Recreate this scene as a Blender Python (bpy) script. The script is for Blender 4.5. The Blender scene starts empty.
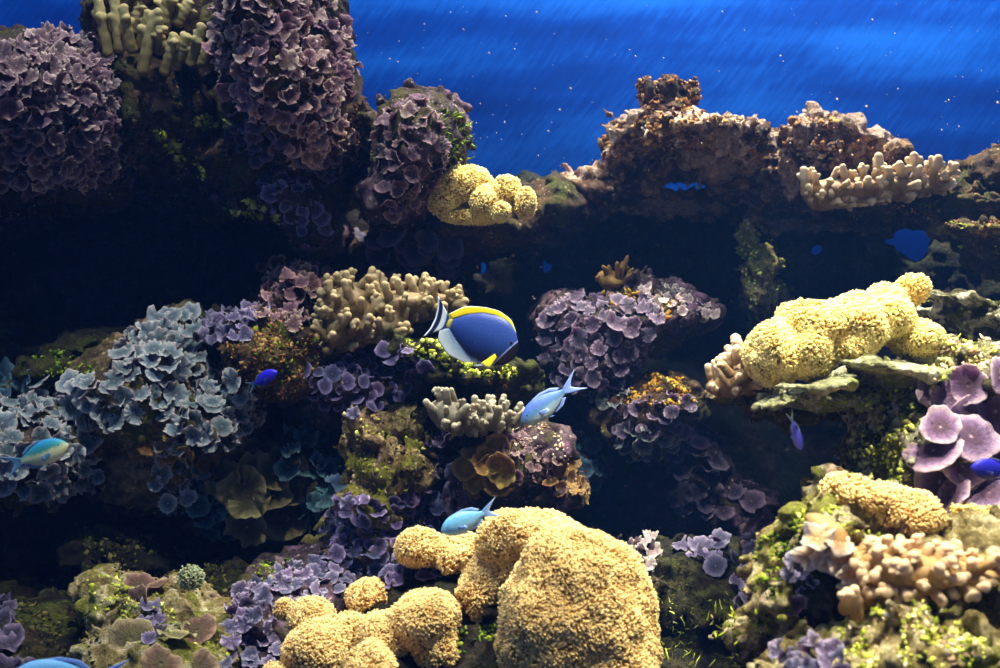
import bpy, math, random
import numpy as np
from mathutils import Vector, Matrix, Quaternion
from mathutils.bvhtree import BVHTree

random.seed(7)
rng = np.random.default_rng(11)
SC = bpy.context.scene
COL = SC.collection
F = 1374.0            # focal length in pixels of the 1000 px wide frame
EYE_Z = 1.0


def P(px, py, d):
    """point seen at pixel (px, py) at distance d in front of the glass"""
    return Vector(((px - 500.0) / F * d, d, EYE_Z + (334.0 - py) / F * d))


def pix(v):
    return 500.0 + v[0] / v[1] * F, 334.0 - (v[2] - EYE_Z) / v[1] * F


def lin(r, g, b):
    def f(c):
        c /= 255.0
        return c / 12.92 if c <= 0.04045 else ((c + 0.055) / 1.055) ** 2.4
    return (f(r), f(g), f(b), 1.0)


# ------------------------------------------------------------------ noise
_perm = np.concatenate([rng.permutation(256)] * 3).astype(np.int32)
_grad = rng.normal(size=(256, 3)).astype(np.float32)
_grad /= np.linalg.norm(_grad, axis=1, keepdims=True)


def perlin(p):
    p = p.astype(np.float32)
    i = np.floor(p).astype(np.int32)
    f = p - i
    i &= 255
    u = f * f * f * (f * (f * 6 - 15) + 10)
    out = 0
    for dx in (0, 1):
        wx = u[:, 0] if dx else 1 - u[:, 0]
        a = _perm[i[:, 0] + dx]
        for dy in (0, 1):
            wy = u[:, 1] if dy else 1 - u[:, 1]
            b = _perm[a + i[:, 1] + dy]
            for dz in (0, 1):
                wz = u[:, 2] if dz else 1 - u[:, 2]
                g = _grad[_perm[b + i[:, 2] + dz] & 255]
                out = out + wx * wy * wz * ((f[:, 0] - dx) * g[:, 0] + (f[:, 1] - dy) * g[:, 1] + (f[:, 2] - dz) * g[:, 2])
    return out


def fbm(p, octaves=3, gain=0.5):
    s, a = 0, 1.0
    for k in range(octaves):
        s = s + a * perlin(p * (2.0 ** k) + 17.3 * k)
        a *= gain
    return s


# ------------------------------------------------------------------ implicit surfaces
def ell(px, py, d, rx, ry, rd, rot=0.0):
    """ellipsoid: centre and half sizes in the picture's pixels at distance d, half depth in metres, roll in degrees"""
    c = P(px, py, d)
    return ('e', np.array(c, dtype=np.float32), np.array((rx / F * d, rd, ry / F * d), dtype=np.float32), math.radians(rot))


def cap(a, b, ra, rb):
    return ('c', np.array(a, dtype=np.float32), np.array(b, dtype=np.float32), (ra, rb))


def prim_sdf(pr, p):
    if pr[0] == 'e':
        q = p - pr[1]
        if pr[3]:
            c, s = math.cos(pr[3]), math.sin(pr[3])
            x = q[:, 0] * c + q[:, 2] * s
            z = -q[:, 0] * s + q[:, 2] * c
            q = np.stack([x, q[:, 1], z], 1)
        k0 = np.sqrt(((q / pr[2]) ** 2).sum(1)) + 1e-6
        k1 = np.sqrt(((q / pr[2] ** 2) ** 2).sum(1)) + 1e-6
        return k0 * (k0 - 1) / k1
    a, b, (ra, rb) = pr[1], pr[2], pr[3]
    ba = b - a
    q = p - a
    t = np.clip(q @ ba / (ba @ ba), 0, 1)
    return np.linalg.norm(q - t[:, None] * ba, axis=1) - (ra + (rb - ra) * t)


def smin(a, b, k):
    h = np.clip(0.5 + 0.5 * (b - a) / k, 0, 1)
    return b * (1 - h) + a * h - k * h * (1 - h)


def bounds(prims):
    lo, hi = [], []
    for pr in prims:
        if pr[0] == 'e':
            r = pr[2].copy()
            if pr[3]:
                m = max(r[0], r[2])
                c, s = abs(math.cos(pr[3])), abs(math.sin(pr[3]))
                r = np.array((r[0] * c + r[2] * s, r[1], r[0] * s + r[2] * c))
            lo.append(pr[1] - r); hi.append(pr[1] + r)
        else:
            m = max(pr[3])
            lo.append(np.minimum(pr[1], pr[2]) - m); hi.append(np.maximum(pr[1], pr[2]) + m)
    return np.min(lo, 0), np.max(hi, 0)


GRIDS = []          # fields of the rocks made so far; a later solid is carved to rest against them


def grid_at(V, org, h, p):
    q = (p - org) / h
    i = np.floor(q).astype(int)
    i = np.clip(i, 0, np.array(V.shape) - 2)
    f = np.clip(q - i, 0, 1)
    out = 0
    for dx in (0, 1):
        for dy in (0, 1):
            for dz in (0, 1):
                w = (f[:, 0] if dx else 1 - f[:, 0]) * (f[:, 1] if dy else 1 - f[:, 1]) * (f[:, 2] if dz else 1 - f[:, 2])
                out = out + w * V[i[:, 0] + dx, i[:, 1] + dy, i[:, 2] + dz]
    return out


def solid(prims, h, k=0.03, disp=None, band=0.05, cut=(), keep=False):
    """smooth union of prims, roughened by disp(p), minus the cut prims, as vertices and quads"""
    lo, hi = bounds(prims)
    pad = band + 2 * h
    lo = lo - pad; hi = hi + pad
    n = np.maximum(np.ceil((hi - lo) / h).astype(int) + 1, 4)
    ax = [(lo[i] + h * np.arange(n[i])).astype(np.float32) for i in range(3)]
    X, Y, Z = np.meshgrid(*ax, indexing='ij')
    p = np.stack([X.ravel(), Y.ravel(), Z.ravel()], 1)
    v = None
    for pr in prims:
        s = prim_sdf(pr, p)
        v = s if v is None else smin(v, s, k)
    if disp is not None:
        m = np.abs(v) < band * 1.6
        v[m] += disp(p[m])
    for pr in cut:
        m = np.abs(v) < 10
        s = prim_sdf(pr, p)
        near = np.abs(s) < 0.05
        s[near] += 0.018 * perlin(p[near] / 0.024) + 0.010 * perlin(p[near] / 0.012)
        v = np.maximum(v, -s)
    for (V, org, gh) in GRIDS:
        top = org + gh * (np.array(V.shape) - 1)
        if (top < lo).any() or (org > hi).any():
            continue
        m = np.nonzero(((p > org) & (p < top)).all(1) & (v < 2 * h))[0]
        if len(m):
            s = grid_at(V, org, gh, p[m])
            v[m] = np.maximum(v[m], 0.55 * h + 0.55 * gh - s)
    v = v.reshape(n).astype(np.float32)
    if keep:
        GRIDS.append((v, lo.astype(np.float32), h))
    return surface_nets(v, lo, h)


def surface_nets(V, org, h):
    S = V < 0
    c = [S[dx:S.shape[0] - 1 + dx, dy:S.shape[1] - 1 + dy, dz:S.shape[2] - 1 + dz] for dx in (0, 1) for dy in (0, 1) for dz in (0, 1)]
    any_ = c[0].copy(); all_ = c[0].copy()
    for q in c[1:]:
        any_ |= q; all_ &= q
    act = any_ & ~all_
    cells = np.argwhere(act)
    ids = np.full(act.shape, -1, dtype=np.int32)
    ids[act] = np.arange(len(cells))
    acc = np.zeros((len(cells), 3)); cnt = np.zeros(len(cells))
    for a in range(3):
        b, d = [q for q in range(3) if q != a]
        for ob in (0, 1):
            for od in (0, 1):
                o = np.zeros(3, int); o[b] = ob; o[d] = od
                e = o.copy(); e[a] = 1
                i0 = cells + o; i1 = cells + e
                v0 = V[i0[:, 0], i0[:, 1], i0[:, 2]]; v1 = V[i1[:, 0], i1[:, 1], i1[:, 2]]
                m = (v0 < 0) != (v1 < 0)
                t = np.where(m, v0 / np.where(m, v0 - v1, 1), 0)
                pos = o + np.outer(t, np.eye(3)[a])
                acc += pos * m[:, None]; cnt += m
    verts = org + h * (cells + acc / np.maximum(cnt, 1)[:, None])
    quads = []
    for a in range(3):
        b, d = (a + 1) % 3, (a + 2) % 3
        sl0 = [slice(None)] * 3; sl1 = [slice(None)] * 3
        sl0[a] = slice(0, -1); sl1[a] = slice(1, None)
        s0 = S[tuple(sl0)]; s1 = S[tuple(sl1)]
        e = np.argwhere(s0 != s1)
        e = e[(e[:, b] > 0) & (e[:, d] > 0) & (e[:, b] < V.shape[b] - 1) & (e[:, d] < V.shape[d] - 1)]
        ub = np.eye(3, dtype=int)[b]; ud = np.eye(3, dtype=int)[d]
        A = e - ub - ud; B = e - ud; Cc = e; D = e - ub
        g = lambda q: ids[q[:, 0], q[:, 1], q[:, 2]]
        qd = np.stack([g(A), g(B), g(Cc), g(D)], 1)
        ins = s0[e[:, 0], e[:, 1], e[:, 2]]
        qd[~ins] = qd[~ins][:, ::-1]
        quads.append(qd)
    return verts, np.concatenate(quads)


# ------------------------------------------------------------------ objects
def mesh(name, verts, faces, attrs=None, smooth=True):
    """faces: (n,3) or (n,4) index array, or a list of both"""
    me = bpy.data.meshes.new(name)
    verts = np.asarray(verts, dtype=np.float32)
    fl = faces if isinstance(faces, list) else [faces]
    fl = [np.asarray(f, dtype=np.int32) for f in fl if len(f)]
    me.vertices.add(len(verts)); me.vertices.foreach_set('co', verts.ravel())
    loops = np.concatenate([f.ravel() for f in fl])
    tot = np.concatenate([np.full(len(f), f.shape[1], np.int32) for f in fl])
    me.loops.add(len(loops)); me.loops.foreach_set('vertex_index', loops)
    me.polygons.add(len(tot))
    me.polygons.foreach_set('loop_start', np.concatenate([[0], np.cumsum(tot)[:-1]]).astype(np.int32))
    me.update(calc_edges=True)
    me.validate()
    if smooth:
        me.polygons.foreach_set('use_smooth', np.ones(len(me.polygons), bool))
    for k, a in (attrs or {}).items():
        at = me.attributes.new(k, 'FLOAT', 'POINT')
        at.data.foreach_set('value', np.asarray(a, dtype=np.float32))
    return me


def obj(name, me, mat=None, parent=None, loc=None):
    o = bpy.data.objects.new(name, me)
    COL.objects.link(o)
    if mat is not None and me is not None:
        if not me.materials:
            me.materials.append(mat)
        elif me.materials[0] is not mat:
            o.material_slots[0].link = 'OBJECT'
            o.material_slots[0].material = mat
    if loc is not None:
        o.location = loc
    if parent is not None:
        o.parent = parent
    return o


def tag(o, label, cat, group=None, kind=None):
    o['label'] = label
    o['category'] = cat
    if group: o['group'] = group
    if kind: o['kind'] = kind
    return o


def thing(name, loc, label, cat, group=None):
    o = bpy.data.objects.new(name, None)
    o.empty_display_size = 0.03
    COL.objects.link(o)
    o.location = loc
    return tag(o, label, cat, group)


# ------------------------------------------------------------------ materials
class NT:
    def __init__(self, name):
        self.m = bpy.data.materials.new(name)
        self.m.use_nodes = True
        self.t = self.m.node_tree
        self.b = self.t.nodes['Principled BSDF']
        self.tc = self.t.nodes.new('ShaderNodeTexCoord')

    def n(self, kind, **kw):
        nd = self.t.nodes.new(kind)
        for k, v in kw.items():
            if k in nd.inputs.keys():
                nd.inputs[k].default_value = v
            else:
                setattr(nd, k, v)
        return nd

    def l(self, a, b):
        self.t.links.new(a, b)

    def noise(self, scale, detail=3.0, rough=0.55, coord=None):
        nd = self.n('ShaderNodeTexNoise', Scale=scale, Detail=detail, Roughness=rough)
        self.l(coord or self.tc.outputs['Object'], nd.inputs['Vector'])
        return nd.outputs['Fac']

    def ramp(self, fac, stops, interp='LINEAR'):
        nd = self.n('ShaderNodeValToRGB')
        cr = nd.color_ramp
        cr.interpolation = interp
        while len(cr.elements) < len(stops):
            cr.elements.new(0.5)
        for e, (p, c) in zip(cr.elements, stops):
            e.position = p
            e.color = c if len(c) == 4 else (*c, 1)
        self.l(fac, nd.inputs['Fac'])
        return nd.outputs['Color']

    def mix(self, fac, a, b, mode='MIX'):
        nd = self.n('ShaderNodeMix', data_type='RGBA', blend_type=mode)
        for s, v in ((nd.inputs[0], fac), (nd.inputs[6], a), (nd.inputs[7], b)):
            if isinstance(v, (int, float)):
                s.default_value = v
            elif isinstance(v, tuple):
                s.default_value = v
            else:
                self.l(v, s)
        return nd.outputs[2]

    def math(self, op, a, b=0.0, clamp=False):
        nd = self.n('ShaderNodeMath', operation=op, use_clamp=clamp)
        for s, v in ((nd.inputs[0], a), (nd.inputs[1], b)):
            if isinstance(v, (int, float)):
                s.default_value = v
            else:
                self.l(v, s)
        return nd.outputs[0]

    def attr(self, name):
        nd = self.n('ShaderNodeAttribute', attribute_name=name)
        return nd.outputs['Fac']

    def bump(self, height, strength=0.6, dist=0.01):
        nd = self.n('ShaderNodeBump', Strength=strength, Distance=dist)
        self.l(height, nd.inputs['Height'])
        self.l(nd.outputs['Normal'], self.b.inputs['Normal'])

    def fin(self, color, rough=0.7, spec=0.25, sss=0.0, sssr=(0.01, 0.006, 0.004)):
        if isinstance(color, tuple):
            self.b.inputs['Base Color'].default_value = color
        else:
            self.l(color, self.b.inputs['Base Color'])
        self.b.inputs['Roughness'].default_value = rough
        self.b.inputs['Specular IOR Level'].default_value = spec
        if sss:
            self.b.inputs['Subsurface Weight'].default_value = sss
            self.b.inputs['Subsurface Radius'].default_value = sssr
            self.b.inputs['Subsurface Scale'].default_value = 1.0
        return self.m


def rock_mat(name, dark, mid, light, patch=None, patch_amt=0.5, patch2=None, patch2_amt=0.55, speck=None):
    k = NT(name)
    f = k.math('ADD', k.math('MULTIPLY', k.noise(11, 4, 0.6), 0.5), k.math('MULTIPLY', k.noise(46, 8, 0.72), 0.5))
    col = k.ramp(f, [(0.38, dark), (0.49, mid), (0.58, light), (0.70, light)])
    if patch is not None:
        f2 = k.noise(9.0, 6, 0.65, None)
        f2 = k.math('ADD', f2, k.math('MULTIPLY', k.noise(60, 5, 0.7), 0.5))
        f2 = k.math('SUBTRACT', f2, 0.125)
        mk = k.ramp(f2, [(0.62 + (0.5 - patch_amt) * 0.5 - 0.03, (0, 0, 0, 1)), (0.62 + (0.5 - patch_amt) * 0.5 + 0.05, (1, 1, 1, 1))])
        col = k.mix(mk, col, patch)
    if patch2 is not None:
        mp = k.n('ShaderNodeMapping')
        mp.inputs['Location'].default_value = (3.1, 7.7, 1.3)
        k.l(k.tc.outputs['Object'], mp.inputs['Vector'])
        f3 = k.noise(16.0, 5, 0.65, mp.outputs['Vector'])
        mk = k.ramp(f3, [(patch2_amt, (0, 0, 0, 1)), (patch2_amt + 0.06, (1, 1, 1, 1))])
        col = k.mix(mk, col, patch2)
    if speck is not None:
        vo = k.n('ShaderNodeTexVoronoi', Scale=90.0)
        k.l(k.tc.outputs['Object'], vo.inputs['Vector'])
        mk = k.ramp(vo.outputs['Distance'], [(0.16, (1, 1, 1, 1)), (0.28, (0, 0, 0, 1))])
        mk = k.math('MULTIPLY', mk, k.ramp(k.noise(22, 2), [(0.5, (0, 0, 0, 1)), (0.6, (1, 1, 1, 1))]))
        col = k.mix(mk, col, speck)
    # worn fine mottling
    col = k.mix(0.55, col, k.ramp(k.noise(150, 3, 0.7), [(0.34, (0.2, 0.2, 0.2, 1)), (0.66, (1.6, 1.6, 1.6, 1))]), 'MULTIPLY')
    hgt = k.math('ADD', k.noise(50, 9, 0.75), k.math('MULTIPLY', k.noise(170, 4, 0.7), 0.5))
    k.bump(hgt, 1.0, 0.022)
    return k.fin(col, 0.85, 0.2)


def polyp_mat(name, center, mid, rim, var=0.25, sss=0.15, hue=0.10):
    k = NT(name)
    r = k.attr('rim')
    col = k.ramp(r, [(0.0, rim), (0.09, center), (0.30, center), (0.66, mid), (1.0, rim)])
    oi = k.n('ShaderNodeObjectInfo')
    fac = k.math('ADD', k.math('MULTIPLY', oi.outputs['Random'], 2 * var), 1 - var)
    hs = k.n('ShaderNodeHueSaturation')
    k.l(col, hs.inputs['Color'])
    k.l(fac, hs.inputs['Value'])
    k.l(k.math('ADD', k.math('MULTIPLY', oi.outputs['Random'], hue), 0.5 - hue / 2), hs.inputs['Hue'])
    col = k.mix(0.6, hs.outputs['Color'], k.ramp(k.noise(5.0, 4, 0.65), [(0.32, (0.45, 0.45, 0.45, 1)), (0.66, (1.35, 1.35, 1.35, 1))]), 'MULTIPLY')
    k.bump(k.math('ADD', k.noise(9, 4, 0.6), k.noise(28, 2)), 0.5, 0.05)
    return k.fin(col, 0.55, 0.35, sss, (0.006, 0.004, 0.006))


def finger_mat(name, body, tip):
    k = NT(name)
    a = k.attr('tip')
    col = k.ramp(a, [(0.15, body), (0.85, tip)])
    col = k.mix(0.5, col, k.ramp(k.noise(60, 3, 0.6), [(0.35, (0.6, 0.6, 0.6, 1)), (0.65, (1.2, 1.2, 1.2, 1))]), 'MULTIPLY')
    k.bump(k.noise(320, 2, 0.6), 0.35, 0.003)
    return k.fin(col, 0.6, 0.3, 0.25, (0.012, 0.008, 0.004))


def tentacle_mat(name, base, mid, tip):
    k = NT(name)
    a = k.attr('tip')
    v = k.attr('vary')
    col = k.ramp(a, [(0.0, base), (0.45, mid), (0.85, tip)])
    col = k.mix(0.7, col, k.ramp(v, [(0.0, (0.72, 0.62, 0.42, 1)), (0.5, (1, 1, 1, 1)), (1.0, (1.15, 1.15, 1.2, 1))]), 'MULTIPLY')
    return k.fin(col, 0.5, 0.35, 0.15, (0.006, 0.004, 0.002))


def plain(name, col, rough=0.5, spec=0.4, bumps=None, var=0.0, sss=0.0):
    k = NT(name)
    c = col
    if var:
        c = k.mix(var, col, k.ramp(k.noise(45, 3), [(0.3, (0.4, 0.4, 0.4, 1)), (0.7, (1.5, 1.5, 1.5, 1))]), 'MULTIPLY')
    if bumps:
        k.bump(k.noise(bumps, 3), 0.4, 0.004)
    return k.fin(c, rough, spec, sss)


def turf_mat(name, a, b, c):
    k = NT(name)
    col = k.ramp(k.attr('vary'), [(0.0, a), (0.5, b), (1.0, c)])
    return k.fin(col, 0.8, 0.15)


# ------------------------------------------------------------------ scattering on rocks
class Body:
    """a surface that things grow on"""
    def __init__(self, verts, faces):
        self.v = verts; self.f = faces
        self.bvh = BVHTree.FromPolygons(verts.tolist(), faces.tolist())
        px = 500.0 + verts[:, 0] / verts[:, 1] * F
        py = 334.0 - (verts[:, 2] - EYE_Z) / verts[:, 1] * F
        self.box = (px.min() - 5, py.min() - 5, px.max() + 5, py.max() + 5)


BODIES = []


def first_hit(eye, direc, bodies):
    best = None
    for b in bodies:
        h = b.bvh.ray_cast(eye, direc)
        if h[0] is not None and (best is None or h[3] < best[2]):
            best = (h[0], h[1], h[3])
    return best


def in_poly(x, y, poly):
    c = False
    j = len(poly) - 1
    for i in range(len(poly)):
        xi, yi = poly[i]; xj, yj = poly[j]
        if (yi > y) != (yj > y) and x < (xj - xi) * (y - yi) / (yj - yi) + xi:
            c = not c
        j = i
    return c


EYES = [Vector((0, 0, EYE_Z)), Vector((-0.45, 0.1, EYE_Z + 0.25)), Vector((0.45, 0.1, EYE_Z + 0.25))]


def sites(poly, spacing, bodies=None, tries=None, nmax=10000, dmax=9.0, dmin=0.0, up=-2.0):
    """spots on the rock, at least `spacing` apart, that show inside the outline `poly` of the picture"""
    xs = [q[0] for q in poly]; ys = [q[1] for q in poly]
    bodies = [b for b in (bodies or BODIES) if b.box[0] < max(xs) and b.box[2] > min(xs) and b.box[1] < max(ys) and b.box[3] > min(ys)]
    area = (max(xs) - min(xs)) * (max(ys) - min(ys))
    tries = tries or int(min(40000, max(300, area / ((spacing * F / 2.1) ** 2) * 14)))
    cell = {}
    out = []
    for t in range(tries):
        x = random.uniform(min(xs), max(xs)); y = random.uniform(min(ys), max(ys))
        if not in_poly(x, y, poly):
            continue
        d0 = P(x, y, 1.0) - EYES[0]
        h = first_hit(EYES[0], d0.normalized(), bodies)
        if h is None or not dmin < h[0].y < dmax:
            continue
        if t % 3 and t > tries * 0.5:
            e = EYES[1 + t % 2]
            q = h[0] + Vector((random.uniform(-.05, .05), 0, random.uniform(-.05, .05)))
            h2 = first_hit(e, (q - e).normalized(), bodies)
            if h2 is None or not dmin < h2[0].y < dmax:
                continue
            u, w = pix(h2[0])
            if not in_poly(u, w, poly):
                continue
            h = h2
        pt, nr = h[0], h[1]
        if nr.z < up:
            continue
        key = (int(pt.x // spacing), int(pt.y // spacing), int(pt.z // spacing))
        ok = True
        for a in (-1, 0, 1):
            for b in (-1, 0, 1):
                for c in (-1, 0, 1):
                    for q in cell.get((key[0] + a, key[1] + b, key[2] + c), ()):
                        if (q - pt).length < spacing:
                            ok = False
        if not ok:
            continue
        cell.setdefault(key, []).append(pt)
        out.append((pt, nr))
        if len(out) >= nmax:
            break
    return out
# ------------------------------------------------------------------ rock materials
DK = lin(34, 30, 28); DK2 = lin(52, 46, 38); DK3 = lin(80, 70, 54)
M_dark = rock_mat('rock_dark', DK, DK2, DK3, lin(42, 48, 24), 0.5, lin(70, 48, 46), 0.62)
M_ridge = rock_mat('rock_ridge', lin(28, 20, 14), lin(104, 74, 46), lin(214, 172, 126), lin(206, 180, 160), 0.45, lin(110, 76, 24), 0.60, lin(235, 215, 190))
M_peak = rock_mat('rock_peak', lin(28, 22, 18), lin(70, 48, 32), lin(120, 84, 54), lin(60, 62, 24), 0.4)
M_tan = rock_mat('rock_tan', lin(36, 30, 22), lin(102, 86, 54), lin(176, 152, 100), lin(112, 114, 40), 0.40, lin(120, 92, 90), 0.60, lin(226, 210, 150))
M_brown = rock_mat('rock_brown', lin(30, 24, 18), lin(78, 58, 38), lin(126, 98, 60), lin(84, 88, 34), 0.38, lin(120, 70, 54), 0.62, lin(196, 180, 120))
M_pink = rock_mat('rock_coralline', lin(32, 27, 30), lin(78, 62, 66), lin(130, 106, 108), lin(84, 78, 38), 0.40, lin(140, 104, 128), 0.56, lin(214, 196, 190))
M_green = rock_mat('rock_green', lin(24, 22, 14), lin(96, 92, 50), lin(214, 206, 158), lin(112, 122, 34), 0.40, lin(230, 222, 186), 0.54, lin(240, 236, 190))
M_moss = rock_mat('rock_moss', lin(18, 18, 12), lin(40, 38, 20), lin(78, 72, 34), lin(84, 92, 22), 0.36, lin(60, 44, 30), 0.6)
M_tanfront = rock_mat('rock_mossy_pale', lin(58, 48, 26), lin(168, 148, 86), lin(238, 222, 170), lin(146, 150, 50), 0.40, lin(206, 178, 150), 0.58, lin(246, 238, 196))


M_column = rock_mat('rock_pocked', lin(48, 38, 26), lin(138, 112, 66), lin(208, 180, 122), lin(150, 146, 40), 0.40, lin(176, 140, 116), 0.58, lin(240, 222, 170))


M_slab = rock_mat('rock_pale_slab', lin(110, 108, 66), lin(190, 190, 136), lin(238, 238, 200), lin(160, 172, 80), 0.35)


def rough(a1=0.030, s1=0.11, a2=0.022, s2=0.045, a3=0.012, s3=0.018, off=0.0):
    def f(p):
        q = p + off
        d = a1 * fbm(q / s1, 2)
        d = d + a2 * (0.35 - 1.6 * np.abs(perlin(q / s2)))
        d = d + a2 * .55 * (0.3 - 1.5 * np.abs(perlin(q / (s2 * .5) + 7.7)))
        d = d + a3 * perlin(q / s3) * 1.3
        return d
    return f


ROCKS = {}


def rock(key, label, prims, mat, h=0.006, k=0.035, disp=None, band=0.05, cut=(), group=None):
    v, f = solid(prims, h, k, disp or rough(off=len(ROCKS) * 3.7), band, cut, True)
    body = Body(v, f)
    BODIES.append(body)
    lo, hi = v.min(0), v.max(0)
    base = Vector(((lo[0] + hi[0]) / 2, (lo[1] + hi[1]) / 2, lo[2]))
    me = mesh('reef_rock', v - np.array(base, dtype=np.float32), f)
    o = obj('reef_rock', me, mat, loc=base)
    tag(o, label, 'rock', group)
    ROCKS[key] = body
    return o


def hole(px, py, r0, r1=None, d0=2.3, d1=3.4):
    r1 = r1 or r0 * 1.9
    return cap(P(px, py, d0), P(px, py, d1), r0 * d0 / F, r1 * d1 / F)


R = rock
# back row: dark recess walls under the ridges
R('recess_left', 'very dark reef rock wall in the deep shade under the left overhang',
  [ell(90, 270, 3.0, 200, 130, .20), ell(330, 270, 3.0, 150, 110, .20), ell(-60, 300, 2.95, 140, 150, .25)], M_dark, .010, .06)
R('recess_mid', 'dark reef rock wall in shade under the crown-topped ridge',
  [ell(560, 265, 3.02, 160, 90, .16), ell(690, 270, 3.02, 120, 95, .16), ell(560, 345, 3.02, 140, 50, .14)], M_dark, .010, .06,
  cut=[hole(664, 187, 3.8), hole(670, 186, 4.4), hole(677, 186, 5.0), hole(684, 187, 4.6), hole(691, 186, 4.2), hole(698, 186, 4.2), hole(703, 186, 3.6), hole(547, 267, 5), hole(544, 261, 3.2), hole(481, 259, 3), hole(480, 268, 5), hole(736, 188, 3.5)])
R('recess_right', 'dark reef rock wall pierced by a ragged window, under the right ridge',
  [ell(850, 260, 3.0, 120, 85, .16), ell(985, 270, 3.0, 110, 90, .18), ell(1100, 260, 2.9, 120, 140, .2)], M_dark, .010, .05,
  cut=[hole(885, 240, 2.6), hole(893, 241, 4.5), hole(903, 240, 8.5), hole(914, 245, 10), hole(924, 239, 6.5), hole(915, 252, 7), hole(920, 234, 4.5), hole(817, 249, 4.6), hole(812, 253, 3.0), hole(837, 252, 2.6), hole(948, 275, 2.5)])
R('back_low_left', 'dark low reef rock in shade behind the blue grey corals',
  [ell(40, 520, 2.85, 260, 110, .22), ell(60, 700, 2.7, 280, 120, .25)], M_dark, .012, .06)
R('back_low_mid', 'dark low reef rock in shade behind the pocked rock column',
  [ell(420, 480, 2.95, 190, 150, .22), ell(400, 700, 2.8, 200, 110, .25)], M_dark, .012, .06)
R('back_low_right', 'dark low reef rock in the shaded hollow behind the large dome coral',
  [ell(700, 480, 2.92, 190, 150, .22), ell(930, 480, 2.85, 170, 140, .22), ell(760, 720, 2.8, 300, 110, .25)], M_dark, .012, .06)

# upper ridge
R('upper_left', 'broad reef rock at the upper left under a mat of mauve ruffled corals',
  [ell(40, 114, 2.45, 90, 66, .38), ell(80, 130, 2.45, 55, 75, .34), ell(-60, 140, 2.45, 90, 76, .38), ell(40, 165, 2.6, 90, 50, .3)], M_pink, .007)
R('pillar_top', 'tall reef rock pillar rising out of the water top behind finger corals',
  [ell(285, 40, 2.42, 62, 110, .34), ell(300, 100, 2.42, 58, 70, .32), ell(165, 115, 2.62, 80, 70, .30), ell(170, 30, 2.60, 80, 60, .26),
   ell(285, 170, 2.62, 85, 55, .26), ell(335, 135, 2.5, 38, 42, .25), ell(200, 170, 2.75, 90, 50, .25)], M_brown, .008)
R('mid_ledge', 'small dark ledge rock bearing lavender corals below the tall pillar',
  [ell(295, 205, 2.5, 38, 30, .16), ell(250, 205, 2.58, 40, 14, .16), ell(320, 240, 2.6, 30, 25, .16)], M_pink, .007)
R('knob', 'knobby reef rock beside the tall pillar with green algae on its right side',
  [ell(418, 150, 2.42, 46, 46, .2), ell(412, 112, 2.40, 24, 22, .1), ell(440, 135, 2.42, 28, 30, .14), ell(400, 200, 2.46, 38, 32, .2), ell(372, 130, 2.5, 20, 20, .15)], M_pink, .006)
R('knob_foot', 'dark rock shelf carrying the small yellow coral on the back ridge',
  [ell(470, 232, 2.62, 75, 26, .22), ell(548, 212, 2.72, 46, 24, .2), ell(400, 260, 2.8, 80, 30, .2)], M_brown, .008)
R('crown_ridge', 'reef rock ridge topped with a crown-shaped knob against the blue wall',
  [ell(690, 142, 2.58, 74, 17, .24), ell(636, 144, 2.60, 34, 18, .22), ell(735, 146, 2.58, 28, 18, .18), ell(660, 128, 2.62, 40, 14, .18), ell(690, 170, 2.80, 84, 30, .22), ell(600, 192, 2.80, 45, 22, .2), ell(560, 190, 2.78, 20, 14, .14), ell(690, 195, 2.90, 90, 30, .18)],
  M_ridge, .006, .022, rough(.030, .09, .034, .046, .014, .018, 5.0), cut=[hole(664, 187, 3.8), hole(670, 186, 4.4), hole(677, 186, 5.0), hole(684, 187, 4.6), hole(691, 186, 4.2), hole(698, 186, 4.2), hole(703, 186, 3.6)])
R('crown', 'dark brown crown-shaped rock knob on top of the back ridge',
  [ell(648, 96, 2.56, 9, 16, .06, 8), ell(668, 92, 2.56, 11, 15, .07), ell(683, 94, 2.58, 6, 10, .05), ell(691, 98, 2.56, 9, 12, .06, -15), ell(668, 114, 2.56, 28, 12, .10)],
  M_peak, .0045, .014, rough(.012, .06, .010, .026, .005, .012, 9.0))
R('peak', 'pointed tan and brown reef rock behind the pale finger coral',
  [ell(822, 150, 2.62, 34, 34, .2), ell(820, 126, 2.6, 12, 12, .08), ell(798, 140, 2.6, 18, 18, .12), ell(862, 165, 2.64, 34, 24, .2), ell(775, 180, 2.75, 34, 40, .2), ell(820, 200, 2.80, 80, 30, .2)], M_ridge, .006, .022, rough(.030, .09, .034, .046, .014, .018, 6.0))
R('right_shelf', 'reddish brown rock shelf under the pale finger coral, right ridge',
  [ell(905, 205, 2.58, 75, 12, .2), ell(860, 205, 2.6, 60, 14, .18), ell(955, 215, 2.5, 50, 12, .16)], M_brown, .006, .03)
R('right_edge', 'brown reef rock standing highest at the right edge of the ridge',
  [ell(992, 175, 2.5, 32, 28, .2), ell(1030, 190, 2.5, 50, 50, .2), ell(965, 190, 2.55, 30, 16, .15)], M_brown, .006, .03)
R('right_steps', 'stepped tan rock below the right end of the ridge',
  [ell(985, 235, 2.3, 45, 12, .14, -12), ell(1020, 250, 2.35, 50, 22, .16), ell(975, 205, 2.4, 26, 8, .1, -15)], M_tan, .005, .02)
R('right_low_steps', 'low mossy rock ledge behind the large yellow coral on the right',
  [ell(965, 305, 2.1, 50, 8, .12, -14), ell(1000, 320, 2.1, 50, 16, .14), ell(920, 310, 2.15, 20, 6, .08)], M_green, .005, .02)
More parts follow.
